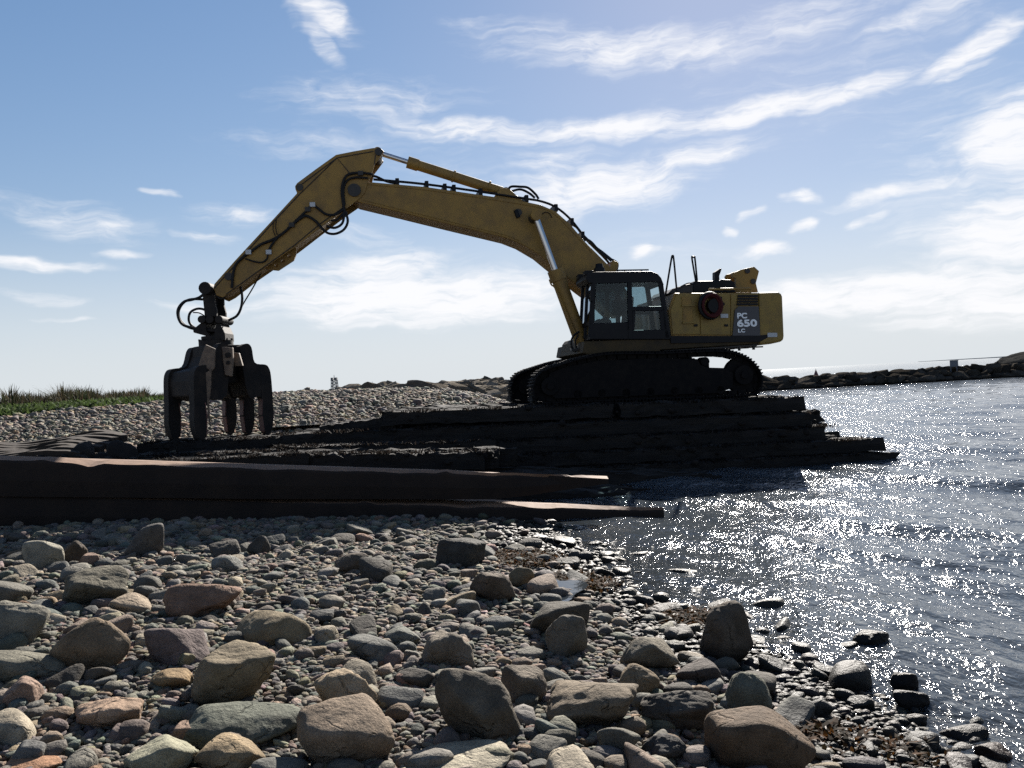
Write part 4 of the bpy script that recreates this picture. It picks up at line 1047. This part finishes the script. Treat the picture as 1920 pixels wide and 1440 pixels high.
# --- cylinders
def cyl(nm, base, tip, split, rb, rr, v, mat='yellow'):
    b = MB(); A = Vector(U3(*base, v)); T = Vector(U3(*tip, v)); S = A + (T - A) * split; d = (T - A).normalized()
    b.tube([A + d * .1, S], rb, 22); b.tube([S - d * .28, S + d * .02], rb * 1.16, 22); 
    b.tube([(A.x, v - rb * .9, A.z), (A.x, v + rb * .9, A.z)], rb * .95, 18)
    o = b.build(nm, mat, exc)
    r_ = MB(); r_.tube([S - d * .2, T], rr, 18); r_.build('piston_rod', 'chrome', o)
    e = MB(); e.tube([(T.x, v - rr * 1.7, T.z), (T.x, v + rr * 1.7, T.z)], rr * 1.7, 18); e.build('rod_eye', mat, o)
    return o
for vv in (-.76, .76):
    c = cyl('boom_cylinder', (1093, 648), (1004, 405), .58, .195, .085, vv)
    if vv < 0:
        b = MB(); b.tube(smooth_path([U3(a, q, vv - .2) for a, q in ((1030, 524), (1034, 534), (1044, 546), (1076, 618), (1080, 626))], 5), .022, 6); b.build('cylinder_pipe', 'yellow', c)
c = cyl('arm_cylinder', (948, 362), (708, 286), .765, .14, .07, 0)
b = MB()
for px, py in ((849, 330), (915, 350)):
    p = Vector(U3(px, py, 0)); q = Vector(U3(px + 3, py + 1, 0)); b.tube([p, q], .17, 18)
b.build('cylinder_band', 'yellow', c)
b = MB(); b.prism(UP([(925, 371), (938, 352), (955, 354), (968, 366), (985, 380)], -.25), -.26, -.18); b.prism(UP([(925, 371), (938, 352), (955, 354), (968, 366), (985, 380)], -.25), .18, .26); b.build('cylinder_lug', 'yellow', boom, .01)

# --- arm
AW = .50
arm_poly = [(700, 277), (714, 277.5), (720.5, 284), (712, 296), (702, 309), (697, 328), (690, 343), (684, 362), (674, 373), (645, 393), (600, 427), (561, 457), (553, 463), (470, 520), (430, 551), (417, 558), (405, 553), (400, 540), (402, 532), (440, 489), (513, 410), (557, 362), (554, 355), (553, 349), (557, 343), (592, 317), (630, 290), (665, 283)]
b = MB()
b.prism(UP([q for q in arm_poly], -AW), -AW, -AW + .06)
b.prism(UP([q for q in arm_poly], -AW), AW - .06, AW)
# closed box of the arm body between the side plates, leaving the boom's end free
body = [(640, 385), (600, 424), (561, 453), (553, 459), (470, 516), (430, 547), (417, 553), (408, 549), (404, 541), (406, 534), (444, 491), (517, 412), (561, 364), (596, 321), (632, 294), (640, 330)]
b.prism(UP(body, -AW), -AW + .05, AW - .05)
b.prism(UP([(632, 294), (666, 287), (700, 281), (706, 283), (668, 293), (640, 300)], -AW), -AW + .05, AW - .05)
arm = b.build('arm', 'yellow', exc, .018)
b = MB(); S_ = -AW - .006
for pts in ([(557, 352), (632, 296), (700, 284)], [(402, 540), (513, 416), (560, 366), (632, 296), (655, 324)], [(424, 552), (553, 459), (600, 420), (645, 388)], [(702, 309), (704, 290)]):
    b.tube([U3(a, c_, S_) for a, c_ in pts], .014, 5)
b.build('weld_seam', 'steel', arm)
pin(664, 356, -AW - .06, AW + .06, .17, arm); pin(710, 284, -AW - .05, AW + .05, .10, arm); pin(428, 518, -AW - .05, AW + .05, .10, arm, 'steel')
pin(562, 351, -AW - .03, AW + .03, .09, arm)
# holed bracket below the arm
def holed_plate(poly, holes, r_, v0, v1, nm, mat, parent):
    from mathutils.geometry import tessellate_polygon
    loops = [[(x, z) for x, z in poly]] + [[(hx + r_ * math.cos(t), hz + r_ * math.sin(t)) for t in np.linspace(0, 6.283, 15)[:-1]] for hx, hz in holes]
    tri = tessellate_polygon([[Vector((x, z, 0)) for x, z in lp] for lp in loops]); flat_ = [q for lp in loops for q in lp]; n = len(flat_)
    b = MB(); vs_ = [(x, v0, z) for x, z in flat_] + [(x, v1, z) for x, z in flat_]; fs = [tuple(t) for t in tri] + [tuple(q + n for q in t[::-1]) for t in tri]; o = 0
    for lp in loops:
        for k in range(len(lp)): k2 = (k + 1) % len(lp); fs.append((o + k, o + k2, o + k2 + n, o + k + n))
        o += len(lp)
    b.add(vs_, fs); return b.build(nm, mat, parent)
br = [(494, 502), (502, 505), (522, 507), (551, 488), (555, 478), (557, 459), (545, 462)]
hs = [(518.5, 497.5), (530.6, 489), (543, 480)]
for vv in (-.06,):
    holed_plate(UP(br, vv), UP(hs, vv), .050, vv, vv + .10, 'holed_bracket', 'yellow', arm)
# hoses and clamps on the arm's near face
AH = -AW - .05
for pts, r_ in (([(700, 327), (675, 324), (652, 328), (643, 343), (641, 362), (644, 385), (646, 396)], .035), ([(690, 334), (665, 333), (650, 340), (644, 356), (646, 385)], .03),
            ([(646, 396), (640, 405), (630, 413), (620, 414)], .03), ([(646, 396), (642, 418), (628, 427), (612, 424)], .034), ([(648, 396), (652, 415), (645, 430), (630, 438), (615, 437), (603, 428)], .034),
            ([(603, 428), (592, 415), (575, 405), (566, 408), (550, 420), (530, 438), (510, 450), (490, 458), (470, 472), (455, 483), (442, 497), (437, 515), (435, 540)], .036),
            ([(645, 392), (630, 402), (612, 402), (595, 390), (586, 384), (574, 396), (555, 414)], .032), ([(555, 414), (540, 430), (520, 446), (508, 462), (504, 472)], .032), ([(460, 485), (475, 490), (490, 492), (500, 486), (503, 474)], .022),
            ([(513, 415), (512, 430), (516, 442)], .012), ([(518, 412), (517, 428), (520, 440)], .012)):
    b = MB(); b.tube(smooth_path([U3(a, c_, AH) for a, c_ in pts], 5), r_, 7); b.build('hose', 'rubber', arm)
for px, py in ((586, 384), (577, 393), (547, 422), (504, 473), (466, 473), (676, 325)):
    b = MB(); u, z = U(px, py, AH); b.box(u - .07, u + .07, AH - .05, AH + .05, z - .06, z + .06); b.build('hose_clamp', 'sticker' if px in (466, 504, 586) else 'steel', arm, .01)
# free-hanging hoses to the grapple
for pts, r_, vv in (([(391, 543), (375, 557), (360, 562), (345, 566), (334, 580), (335, 597), (345, 610), (372, 617)], .036, -.25), ([(391, 562), (360, 561), (344, 568), (335, 584), (338, 600), (352, 613), (374, 619)], .034, .1),
            ([(395, 590), (384, 581), (370, 579), (357, 586), (354, 600), (360, 611), (376, 620)], .032, -.2), ([(386, 594), (374, 587), (362, 586)], .016, -.2),
            ([(451, 537), (454, 556), (452, 576), (444, 592), (428, 601)], .034, -.15), ([(492, 507), (474, 540), (456, 570), (446, 590), (430, 600)], .018, .1), ([(402, 550), (414, 560), (424, 554), (432, 546)], .03, -.45)):
    b = MB(); b.tube(smooth_path([U3(a, c_, vv) for a, c_ in pts], 6), r_, 7); b.build('hanging_hose', 'rubber', exc)

# ------------------------------------------------------------------ the grapple
gu, gz_ = U(408, 818, 0)
gp = MC + ax * gu; gp[2] = Z0 + gz_
GYAW = R(45)
grap = empty('grapple', gp, 0); tag(grap, 'black steel five tined grapple hanging from the excavator arm', 'grapple')
def G(px, py, w=0.0):
    """photo pixel on the vertical plane through the grapple, w metres behind it, in grapple coordinates"""
    d = ray(px, py); P = CAM + d * (gp[1] + w); return (float(P[0] - gp[0]), w, float(P[2] - gp[2]))
def GP(pts, w=0): return [(G(a, c_, w)[0], G(a, c_, w)[2]) for a, c_ in pts]
b = MB(); hl = [(389, 541), (393, 535), (402, 534), (409, 538), (411, 549), (412, 570), (416, 585), (416, 596), (394, 596), (392, 575), (390, 556)]
b.prism(GP(hl), -.40, -.28); b.prism(GP(hl), .28, .40); b.prism(GP([(392, 552), (402, 550), (402, 594), (395, 594)]), -.3, .3); b.build('hanger_link', 'tine', grap, .02)
b = MB(); x, _, z = G(400, 545); b.tube([(x, -.6, z), (x, .6, z)], .16, 18); b.build('pivot_pin', 'tine', grap)
b = MB(); b.prism(GP([(386, 594), (424, 595), (426, 609), (386, 608)]), -.3, .3); 
for px in (389, 404, 421): x, _, z = G(px, 601); b.tube([(x, -.42, z), (x, .42, z)], .10, 14)
b.build('cross_yoke', 'tine', grap, .02)
b = MB(); b.prism(GP([(386, 607), (396, 607), (396, 622), (405, 634), (372, 625), (371, 619)]), -.35, .35); b.prism(GP([(414, 608), (421, 608), (430, 626), (431, 640), (410, 640), (411, 620)]), -.35, .35); b.prism(GP([(390, 616), (416, 617), (416, 623), (404, 624), (391, 622)]), -.3, .3); b.build('rotator_yoke', 'tine', grap, .02)
b = MB(); x, _, z = G(405, 638); b.tube([(x, 0, z - .02), (x, 0, z + .10)], .36, 26); b.tube([(x, 0, z - .22), (x, 0, z - .02)], .43, 26)
for k in range(12): a = k / 12 * 6.283; b.tube([(x + .41 * math.cos(a), .41 * math.sin(a), z - .02), (x + .41 * math.cos(a), .41 * math.sin(a), z + .03)], .03, 6)
b.build('rotator', 'tine', grap)
x0g, _, ztop = G(408, 652)
ca, sa = math.cos(GYAW), math.sin(GYAW)
gdir = np.array([ca, sa]); ldir = np.array([sa, -ca])      # opening direction (right and away), lateral direction (right and nearer)
def gpt(g_, l_, z): return (x0g + g_ * gdir[0] + l_ * ldir[0], g_ * gdir[1] + l_ * ldir[1], z)
def slanted_prism(b, prof, l0, l1):
    n = len(prof); ar = sum(prof[i][0] * prof[(i + 1) % n][1] - prof[(i + 1) % n][0] * prof[i][1] for i in range(n))
    if ar < 0: prof = prof[::-1]
    vs_ = [gpt(g_, l0, z) for g_, z in prof] + [gpt(g_, l1, z) for g_, z in prof]
    fs = [tuple(range(n - 1, -1, -1)), tuple(range(n, 2 * n))] + [(i, (i + 1) % n, (i + 1) % n + n, i + n) for i in range(n)]
    b.add(vs_, fs)
H_ = ztop
b = MB(); slanted_prism(b, [(-.48, H_ + .05), (.48, H_ + .05), (.52, H_ - .3), (.35, H_ - .95), (-.35, H_ - .95), (-.52, H_ - .3)], -.42, .42); b.build('body', 'tine', grap, .03)
def jaw(sg, laterals, gtip, gout, hwid):
    b = MB(); kk = gout / 1.1
    sh = [(sg * .30, H_ - .10), (sg * .50, H_ - .2), (sg * .64 * kk, H_ - .50), (sg * 1.04 * kk, H_ - .60), (sg * 1.10 * kk, H_ - .85), (sg * 1.09 * kk, H_ - 1.22), (sg * (gout - .25), H_ - 1.33), (sg * .42, H_ - 1.3), (sg * .25, H_ - .7)]
    l0, l1 = min(laterals) - hwid, max(laterals) + hwid
    slanted_prism(b, sh, l0 + .06, l1 - .06)
    j = b.build('jaw', 'tine', grap, .03)
    for l_ in laterals:
        t = MB()
        prof = [(sg * .20, H_ - .02), (sg * .40, H_ + .05), (sg * .52, H_ - .06), (sg * .66 * kk, H_ - .44), (sg * .98 * kk, H_ - .50), (sg * 1.09 * kk, H_ - .58), (sg * 1.15 * kk, H_ - .80), (sg * 1.17 * kk, H_ - 1.45), (sg * (gtip + .05), .35), (sg * (gtip - .06), .0), (sg * (gtip - .19), .02), (sg * (gtip - .27), .45), (sg * (gtip - .24), .8), (sg * (gout - .24), H_ - 1.48), (sg * (gout - .30), H_ - 1.32), (sg * .35, H_ - 1.25)]
        prof = [(q[0], q[2]) for q in smooth_path([(a_, 0, c_) for a_, c_ in prof + prof[:1]], 4)[:-1]]
        slanted_prism(t, prof, l_ - hwid, l_ + hwid); o = t.build('tine', 'tine', grap)
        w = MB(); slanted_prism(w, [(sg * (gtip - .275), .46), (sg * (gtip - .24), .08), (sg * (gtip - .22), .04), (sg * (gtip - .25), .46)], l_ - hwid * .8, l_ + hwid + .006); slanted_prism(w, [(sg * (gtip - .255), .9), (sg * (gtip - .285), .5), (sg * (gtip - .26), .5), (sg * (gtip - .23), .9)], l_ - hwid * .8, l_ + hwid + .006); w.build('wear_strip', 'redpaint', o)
    return j
jl = jaw(-1, (-.58, .92), 1.14, 1.10, .145)
jr = jaw(1, (-1.32, -.30, .72), .98, .98, .105)
for pl, w, t in (([(386, 646), (404, 654), (403, 690), (397, 697), (386, 688), (371, 691), (380, 662)], -1.30, .03), ([(417, 650), (437, 652), (438, 676), (435, 706), (423, 703), (419, 676)], -1.0, .05), ([(437, 661), (449, 662), (456, 686), (441, 687)], -.75, .05), ([(386, 699), (397, 692), (396, 722), (392, 760), (395, 806), (390, 780), (387, 740)], -1.32, .03)):  # last strip paints the sunlit worn side of the tine; others are worn plates
    b = MB(); b.prism(GP(pl, w), w - t, w + t); b.build('worn_or_sunlit_plate', 'worn_or_sunlit', grap, .012)
b = MB(); x, y, z = G(429, 666, -1.0); b.tube([(x, -1.08, z), (x, -.98, z)], .07, 12); x, y, z = G(429, 680, -1.0); b.tube([(x, -1.08, z), (x, -.98, z)], .05, 12); b.build('plate_bolt', 'tine', grap)

# ------------------------------------------------------------------ rock jetties
def jetty(label, spots, seed, colr):
    g = np.random.default_rng(seed)
    base = MB()
    root = empty('rock_jetty', (spots[len(spots) // 2][0], spots[len(spots) // 2][1], 0)); tag(root, label, 'jetty')
    meshes = []
    for i in range(10):
        v, f = rock_verts(3, seed + i, 6, 16, .05)
        me = np_mesh('stone', v, f, False); me.materials.append(M['far_stone']); meshes.append(me)
    for (x, y, z, sx, sy, sz) in spots:
        o = bpy.data.objects.new('stone', meshes[int(g.integers(10))]); link(o, root)
        o.location = (x - root.location[0], y - root.location[1], z); o.scale = (sx, sy, sz)
        o.rotation_euler = (g.normal() * .22, g.normal() * .25, g.normal() * .5)
        k = .55 + .9 * g.random(); o.color = (colr[0] * k, colr[1] * k, colr[2] * k, 1)
    return root
g = np.random.default_rng(55)
sp = []
for row, (zc, yo, n, s0) in enumerate(((.15, -1.6, 48, .85), (.62, -.6, 44, .85), (1.12, .7, 44, .8), (.5, 2.2, 30, .9))):
    for k in range(n):
        px = 1395 + (k + g.random() * .7) * 700 / n
        y = 88 + yo + (px - 1420) * .004
        x = at(px, 700, y)[0]
        rise = .9 if px < 1500 else (1.0 if px < 1650 else 1.1)
        sp.append((x, y, zc * rise * .82 + g.normal() * .08, s0 * (.7 + .75 * g.random()), .9, .42 * (.7 + .6 * g.random())))
jetty('dark rock jetty of tumbled blocks across the glittering sea', sp, 400, (.075, .072, .07))
sp = []
for k in range(230):
    t = g.random() ** .8; px = 640 + 335 * t
    y = 58 + 20 * g.random()
    ztop = 1.15 + 1.05 * np.clip((y - 56) / 18, 0, 1)
    if px > 930: ztop -= (px - 930) * .012
    s = .45 + .45 * g.random()
    x = at(px, 735, y)[0]
    sp.append((x, y, max(ztop, gz(x, y)) + .03 * g.normal(), s * (.8 + .6 * g.random()), s * .8, s * (.40 + .25 * g.random())))
jetty('grey rock jetty of angular blocks behind the stony beach', sp, 430, (.26, .245, .23))
# ------------------------------------------------------------------ small far things
def beacon():
    y = 185.; bx, bz = at(628, 735, y)[0], at(628, 735, y)[2]
    k = y / F
    root = empty('beacon_tower', (bx, y, bz - .6)); tag(root, 'grey steel lattice beacon tower at the far end of the jetty', 'tower')
    w, h = 6 * k, 22 * k; o = .6
    for sx in (-1, 1):
        for sy in (-1, 1):
            b = MB(); b.tube([(sx * w, sy * w, 0), (sx * w * .8, sy * w * .8, o + h)], .09, 6); b.build('leg', 'tower', root)
    for lv in range(4):
        z0_, z1_ = o + h * lv / 4, o + h * (lv + 1) / 4
        for sx in (-1, 1):
            b = MB(); ww = w * .9
            b.tube([(-ww, sx * ww, z0_), (ww, sx * ww, z1_)], .055, 5); b.tube([(ww, sx * ww, z0_), (-ww, sx * ww, z1_)], .055, 5); b.tube([(-ww, sx * ww, z1_), (ww, sx * ww, z1_)], .06, 5); b.build('brace', 'tower', root)
    b = MB(); b.box(-w, w, -w, w, o + h, o + h + .12); b.box(-w * .95, -w * .3, -w * .8, w * .8, o + h + .1, o + h + 5 * k); b.box(w * .3, w * .95, -w * .8, w * .8, o + h + .1, o + h + 5 * k); b.build('platform', 'tower', root)
    b = MB(); b.tube([(0, 0, o + h), (0, 0, o + h + 10 * k)], [.12, .05], 6); b.build('lantern_mast', 'tower', root)
    v, f = rock_verts(3, 12, 9, 10, .08); v *= np.array([26 * k / 2, 2, .9]); me = np_mesh('rock_base', v, f); me.materials.append(M['stone']); q = bpy.data.objects.new('rock_base', me); q.color = (.1, .1, .1, 1); q.location = (0, 0, .3); link(q, root)
beacon()
def sailboat():
    y = 420.; x, z = at(699, 732, y)[0], 0
    k = y / F; root = empty('sailboat', (x, y, 0)); tag(root, 'distant sailing boat with a slim pale sail beyond the stony jetty', 'sailboat')
    b = MB(); b.prism([(-2.2, .2), (2.4, .2), (3.2, 1.2), (-2.6, 1.2)], -.8, .8); b.build('hull', 'sail', root, .1)
    b = MB(); b.tube([(0, 0, 1), (0, 0, 2.2 + 16 * k)], .10, 6); b.build('mast', 'sail', root)
    b = MB(); b.prism([(.12, 1.8), (1.2, 1.9), (.12, 2.0 + 14 * k)], -.02, .02); b.build('mainsail', 'sail', root)
sailboat()
def bird():
    y = 72.; x, _, z = at(797, 727, y); root = empty('bird', (x, y, z - .1)); tag(root, 'dark bird perched on the crest of the stony jetty', 'bird')
    pts = [(-.16, 0, .22), (-.08, 0, .28), (.02, 0, .36), (.12, 0, .44), (.17, 0, .52)]
    b = MB(); b.tube(smooth_path(pts, 4), list(np.interp(np.linspace(0, 1, 17), [0, .25, .5, .75, .9, 1], [.02, .10, .13, .10, .06, .07])), 8); b.tube([(.17, 0, .52), (.21, 0, .56), (.25, 0, .55)], [.06, .07, .03], 8)
    b.tube([(.25, 0, .55), (.34, 0, .53)], [.025, .006], 6); b.tube([(.0, .04, .26), (.0, .04, .02)], .012, 5); b.tube([(.04, -.04, .28), (.04, -.04, .02)], .012, 5); b.tube([(-.14, 0, .24), (-.30, 0, .14)], [.05, .03], 6)
    b.build('body', 'bird', root)
bird()
def buoy():
    y = 150.; x = at(1530, 700, y)[0]; root = empty('buoy', (x, y, -.2)); tag(root, 'small dark red channel buoy floating beyond the rock jetty', 'buoy')
    k = y / F; h = 9 * k + .9
    b = MB(); b.tube([(0, 0, 0), (0, 0, .5)], [.55, .55], 16); b.build('float', 'buoy', root)
    b = MB(); b.tube([(0, 0, .5), (0, 0, h * .6), (0, 0, h)], [.5, .36, .10], 14); b.build('cone', 'buoy', root)
    b = MB(); b.tube([(0, 0, h), (0, 0, h + .3)], .05, 6); b.build('top_mark', 'buoy', root)
buoy()
def sign():
    y = 88.5; x, _, z = at(1789, 688, y); root = empty('signboard', (x, y, z - .3)); tag(root, 'square grey board on posts standing on the rock jetty', 'sign')
    b = MB(); b.box(-.43, .43, -.05, .05, .35, 1.0); b.build('board', 'sign', root, .02)
    for sx in (-.36, .3): b = MB(); b.box(sx, sx + .07, .05, .12, -.3, .98); b.build('post', 'sign', root)
    b = MB(); b.box(-.44, .44, -.09, -.05, .95, 1.02); b.box(-.44, .44, -.09, -.05, .33, .38); b.build('frame_bar', 'sign', root)
sign()
def headland():
    v, f = rock_verts(5, 21, 16, 9, .16); y = 230.
    xa, xb = at(1862, 670, y)[0], at(2040, 650, y)[0]
    v *= np.array([(xb - xa) / 2, 14, 3.5]); v[:, 2] = np.maximum(v[:, 2], -1.2) 
    me = np_mesh('headland', v, f, False); me.materials.append(M['far_stone']); o = bpy.data.objects.new('headland', me); o.color = (.06, .064, .07, 1); o.location = ((xa + xb) / 2, y, .4); link(o); tag(o, 'grey rocky headland beyond the end of the jetty', kind='structure')
    b = MB(); y = 5200.; pts = []
    for px in range(1730, 2150, 10):
        t = (px - 1730) / 420; pts.append((at(px, 680, y)[0], 2 + 7 * min(1, t * 1.6) + 1.5 * math.sin(px * .05) * t))
    b.prism(pts + [(pts[-1][0], -2), (pts[0][0], -2)], y, y + 60)
    M['coast'] = material('far_coast', (.24, .26, .27), 1, spec=0, noise=(.01, .4, (.18, .20, .21)))  # base colour paled to blue-grey to stand in for distance haze
    tag(b.build('far_coast', 'coast'), 'low blue far coast on the horizon', kind='structure')
headland()

# ------------------------------------------------------------------ scrub on the beach crest, seaweed
def blades(name, pts, hgt, wid, cols, seed, label, cat, lean=.35, per=5):
    g = np.random.default_rng(seed); V = []; T = []; C = []
    n = len(pts) * per
    base = np.repeat(pts, per, 0) + np.column_stack([g.normal(size=(n, 2)) * .10, np.zeros(n)])
    h = np.repeat(hgt, per) * (.45 + .7 * g.random(n)); w = wid * (.6 + .8 * g.random(n))
    a = g.random(n) * 6.283; ln = np.abs(g.normal(size=n)) * lean
    dx, dy = np.cos(a), np.sin(a); px_, py_ = -dy, dx
    P0 = base + np.column_stack([px_ * w / 2, py_ * w / 2, 0 * w]); P1 = base - np.column_stack([px_ * w / 2, py_ * w / 2, 0 * w])
    mid = base + np.column_stack([dx * ln * h * .4, dy * ln * h * .4, h * .55]); P2 = mid + np.column_stack([px_ * w * .6, py_ * w * .6, 0 * w]); P3 = mid - np.column_stack([px_ * w * .6, py_ * w * .6, 0 * w])
    P4 = base + np.column_stack([dx * ln * h, dy * ln * h, h])
    V = np.stack([P0, P1, P3, P2, P4], 1).reshape(-1, 3)
    o = (np.arange(n) * 5)[:, None, None]
    T = (np.array([[0, 1, 2], [0, 2, 3], [3, 2, 4]])[None] + o).reshape(-1, 3)
    me = np_mesh(name, V, T, False)
    c = np.ones((n, 5, 4), np.float32); cc = np.array(cols)[g.integers(0, len(cols), n)] * (.7 + .6 * g.random((n, 1))); c[..., :3] = cc[:, None]
    at_ = me.attributes.new('leaf_colour', 'FLOAT_COLOR', 'POINT'); at_.data.foreach_set('color', c.ravel())
    if 'leaf' not in M:
        mt = bpy.data.materials.new('leaf'); mt.use_nodes = True; t = mt.node_tree; p = t.nodes['Principled BSDF']; p.inputs['Roughness'].default_value = .85; p.inputs['Specular IOR Level'].default_value = .15
        a_ = t.nodes.new('ShaderNodeAttribute'); a_.attribute_name = 'leaf_colour'; t.links.new(a_.outputs['Color'], p.inputs['Base Color'])
        tl = t.nodes.new('ShaderNodeBsdfTranslucent'); t.links.new(a_.outputs['Color'], tl.inputs[0]); mx = t.nodes.new('ShaderNodeMixShader'); mx.inputs[0].default_value = .35
        t.links.new(p.outputs[0], mx.inputs[1]); t.links.new(tl.outputs[0], mx.inputs[2]); t.links.new(mx.outputs[0], t.nodes['Material Output'].inputs[0]); M['leaf'] = mt
    me.materials.append(M['leaf'])
    o = bpy.data.objects.new(name, me); link(o); tag(o, label, cat, kind='stuff'); return o
g = np.random.default_rng(91)
pts, hg = [], []
for k in range(3000):
    px = -260 + 600 * g.random(); y = 40 + 14 * g.random()
    x = at(px, 740, y)[0]
    edge = 1 if px < 150 else np.clip(1 - (px - 150) / 330, .3, 1)
    if px < 30 and g.random() < .75: continue
    pts.append((x, y, gz(x, y) - .03)); hg.append((.24 + .82 * g.random() ** 1.6) * edge * (1 + .35 * math.sin(px * .09) * math.sin(px * .037 + 1)))
blades('beach_scrub', np.array(pts), np.array(hg), .045, [(.022, .025, .013), (.028, .026, .015), (.04, .031, .02), (.022, .029, .012), (.05, .04, .027)], 92, 'dark olive scrub and weeds along the crest of the beach', 'scrub', .7, 14)
pts, hg = [], []
for k in range(3800):
    px = -260 + 590 * g.random(); y = 32 + 10 * g.random() + max(0, px) * .018
    x = at(px, 750, y)[0]; pts.append((x, y, gz(x, y) - .03)); hg.append(.16 + .24 * g.random())
blades('ground_cover', np.array(pts), np.array(hg), .10, [(.042, .066, .02), (.055, .08, .024), (.036, .05, .02)], 93, 'bright green low plants creeping onto the cobbles below the scrub', 'plants', .9, 6)
P = []; g = np.random.default_rng(17)
for (xa, xb, za, zb, yf) in FRINGE:
    n = int((xb - xa) * 40)
    for t in g.random(n):
        if math.sin(t * 40 + yf * 3) + math.sin(t * 97 + yf) < -.3: continue
        P.append((xa + (xb - xa) * t, yf + .05 + .25 * g.random() ** 2, za + (zb - za) * t - .05 + .03 * g.random()))
blades('timber_splinters', np.array(P), np.full(len(P), .085), .022, [(.010, .009, .008), (.014, .011, .009), (.024, .019, .016)], 18, 'frayed splinters along the edges of the dark timber mats', 'splinters', 1.3, 5)
CP, CS = [], []
for (xa, xb, za, zb, yf) in FRINGE[:-1]:
    for t in g.random(int((xb - xa) * 5)):
        s_ = .06 + .13 * g.random() ** 2
        CP.append((xa + (xb - xa) * t, yf - .06 + .22 * g.random(), za + (zb - za) * t - .02 - .36 * g.random() ** 1.5)); CS.append(s_)
M['clod'] = material('dark_clod', (.012, .010, .009), .95, spec=.15, noise=(6, .8, (.022, .018, .015)), bump=(20, .6, .03))
pebble_field('mud_clods', np.array(CP), np.array(CS), 2, 'clod', 19, 'dark mud and broken wood clinging to the stacked timber mats', .7)
def weed(px, py, rx, ry, n, seed, label):
    g = np.random.default_rng(seed); c = hit_ground(px, py); P = []
    for _ in range(n):
        a, r_ = g.random() * 6.283, g.random() ** .6
        x, y = c[0] + rx * r_ * math.cos(a), c[1] + ry * r_ * math.sin(a); P.append((x, y, max(gz(x, y), -.02) + .02 + .03 * g.random()))
    blades('seaweed', np.array(P), np.full(n, .03), .02, [(.02, .012, .005), (.034, .017, .006), (.016, .012, .006), (.07, .03, .008)], seed, label, 'seaweed', 2.2, 7)
weed(980, 1052, .35, .55, 420, 1, 'orange brown seaweed draped on stones at the foot of the slabs')
weed(1085, 1100, .30, .35, 260, 2, 'dark orange seaweed beside the small rock pool')
weed(1270, 1165, .22, .25, 160, 3, 'brown seaweed behind the tall dark boulder at the water')
weed(1540, 1392, .05, .06, 30, 4, 'yellowish seaweed beside the large smooth brown boulder')
weed(1690, 1425, .06, .06, 26, 5, 'dark red brown seaweed awash in the near shallows')
# rock pool and wet flat
def pool(name, px, py, rx, ry, dz, label):
    c = hit_ground(px, py); pts = []
    for k in range(36):
        a = k / 36 * 6.283; r_ = 1 + .22 * math.sin(3 * a + 1) + .12 * math.sin(5 * a)
        pts.append((c[0] + rx * r_ * math.cos(a), c[1] + ry * r_ * math.sin(a), 0))
    z = max(gz(c[0], c[1]), 0) + dz
    b = MB(); b.add([(x, y, z) for x, y, _ in pts], [tuple(range(36))])
    if 'poolw' not in M: M['poolw'] = material('pool_water', (.02, .025, .03), .04, bump=(6, .12, .02))
    tag(b.build(name, 'poolw'), label, kind='structure')
pool('rock_pool', 1035, 1118, .28, .55, .055, 'small still rock pool among dark cobbles')
pool('sheen_pool', 590, 802, 1.7, .9, .12, 'strip of wet sheen on the beach behind the grapple, made as a pool')  # pool surface added to stand in for a wet sheen on the beach
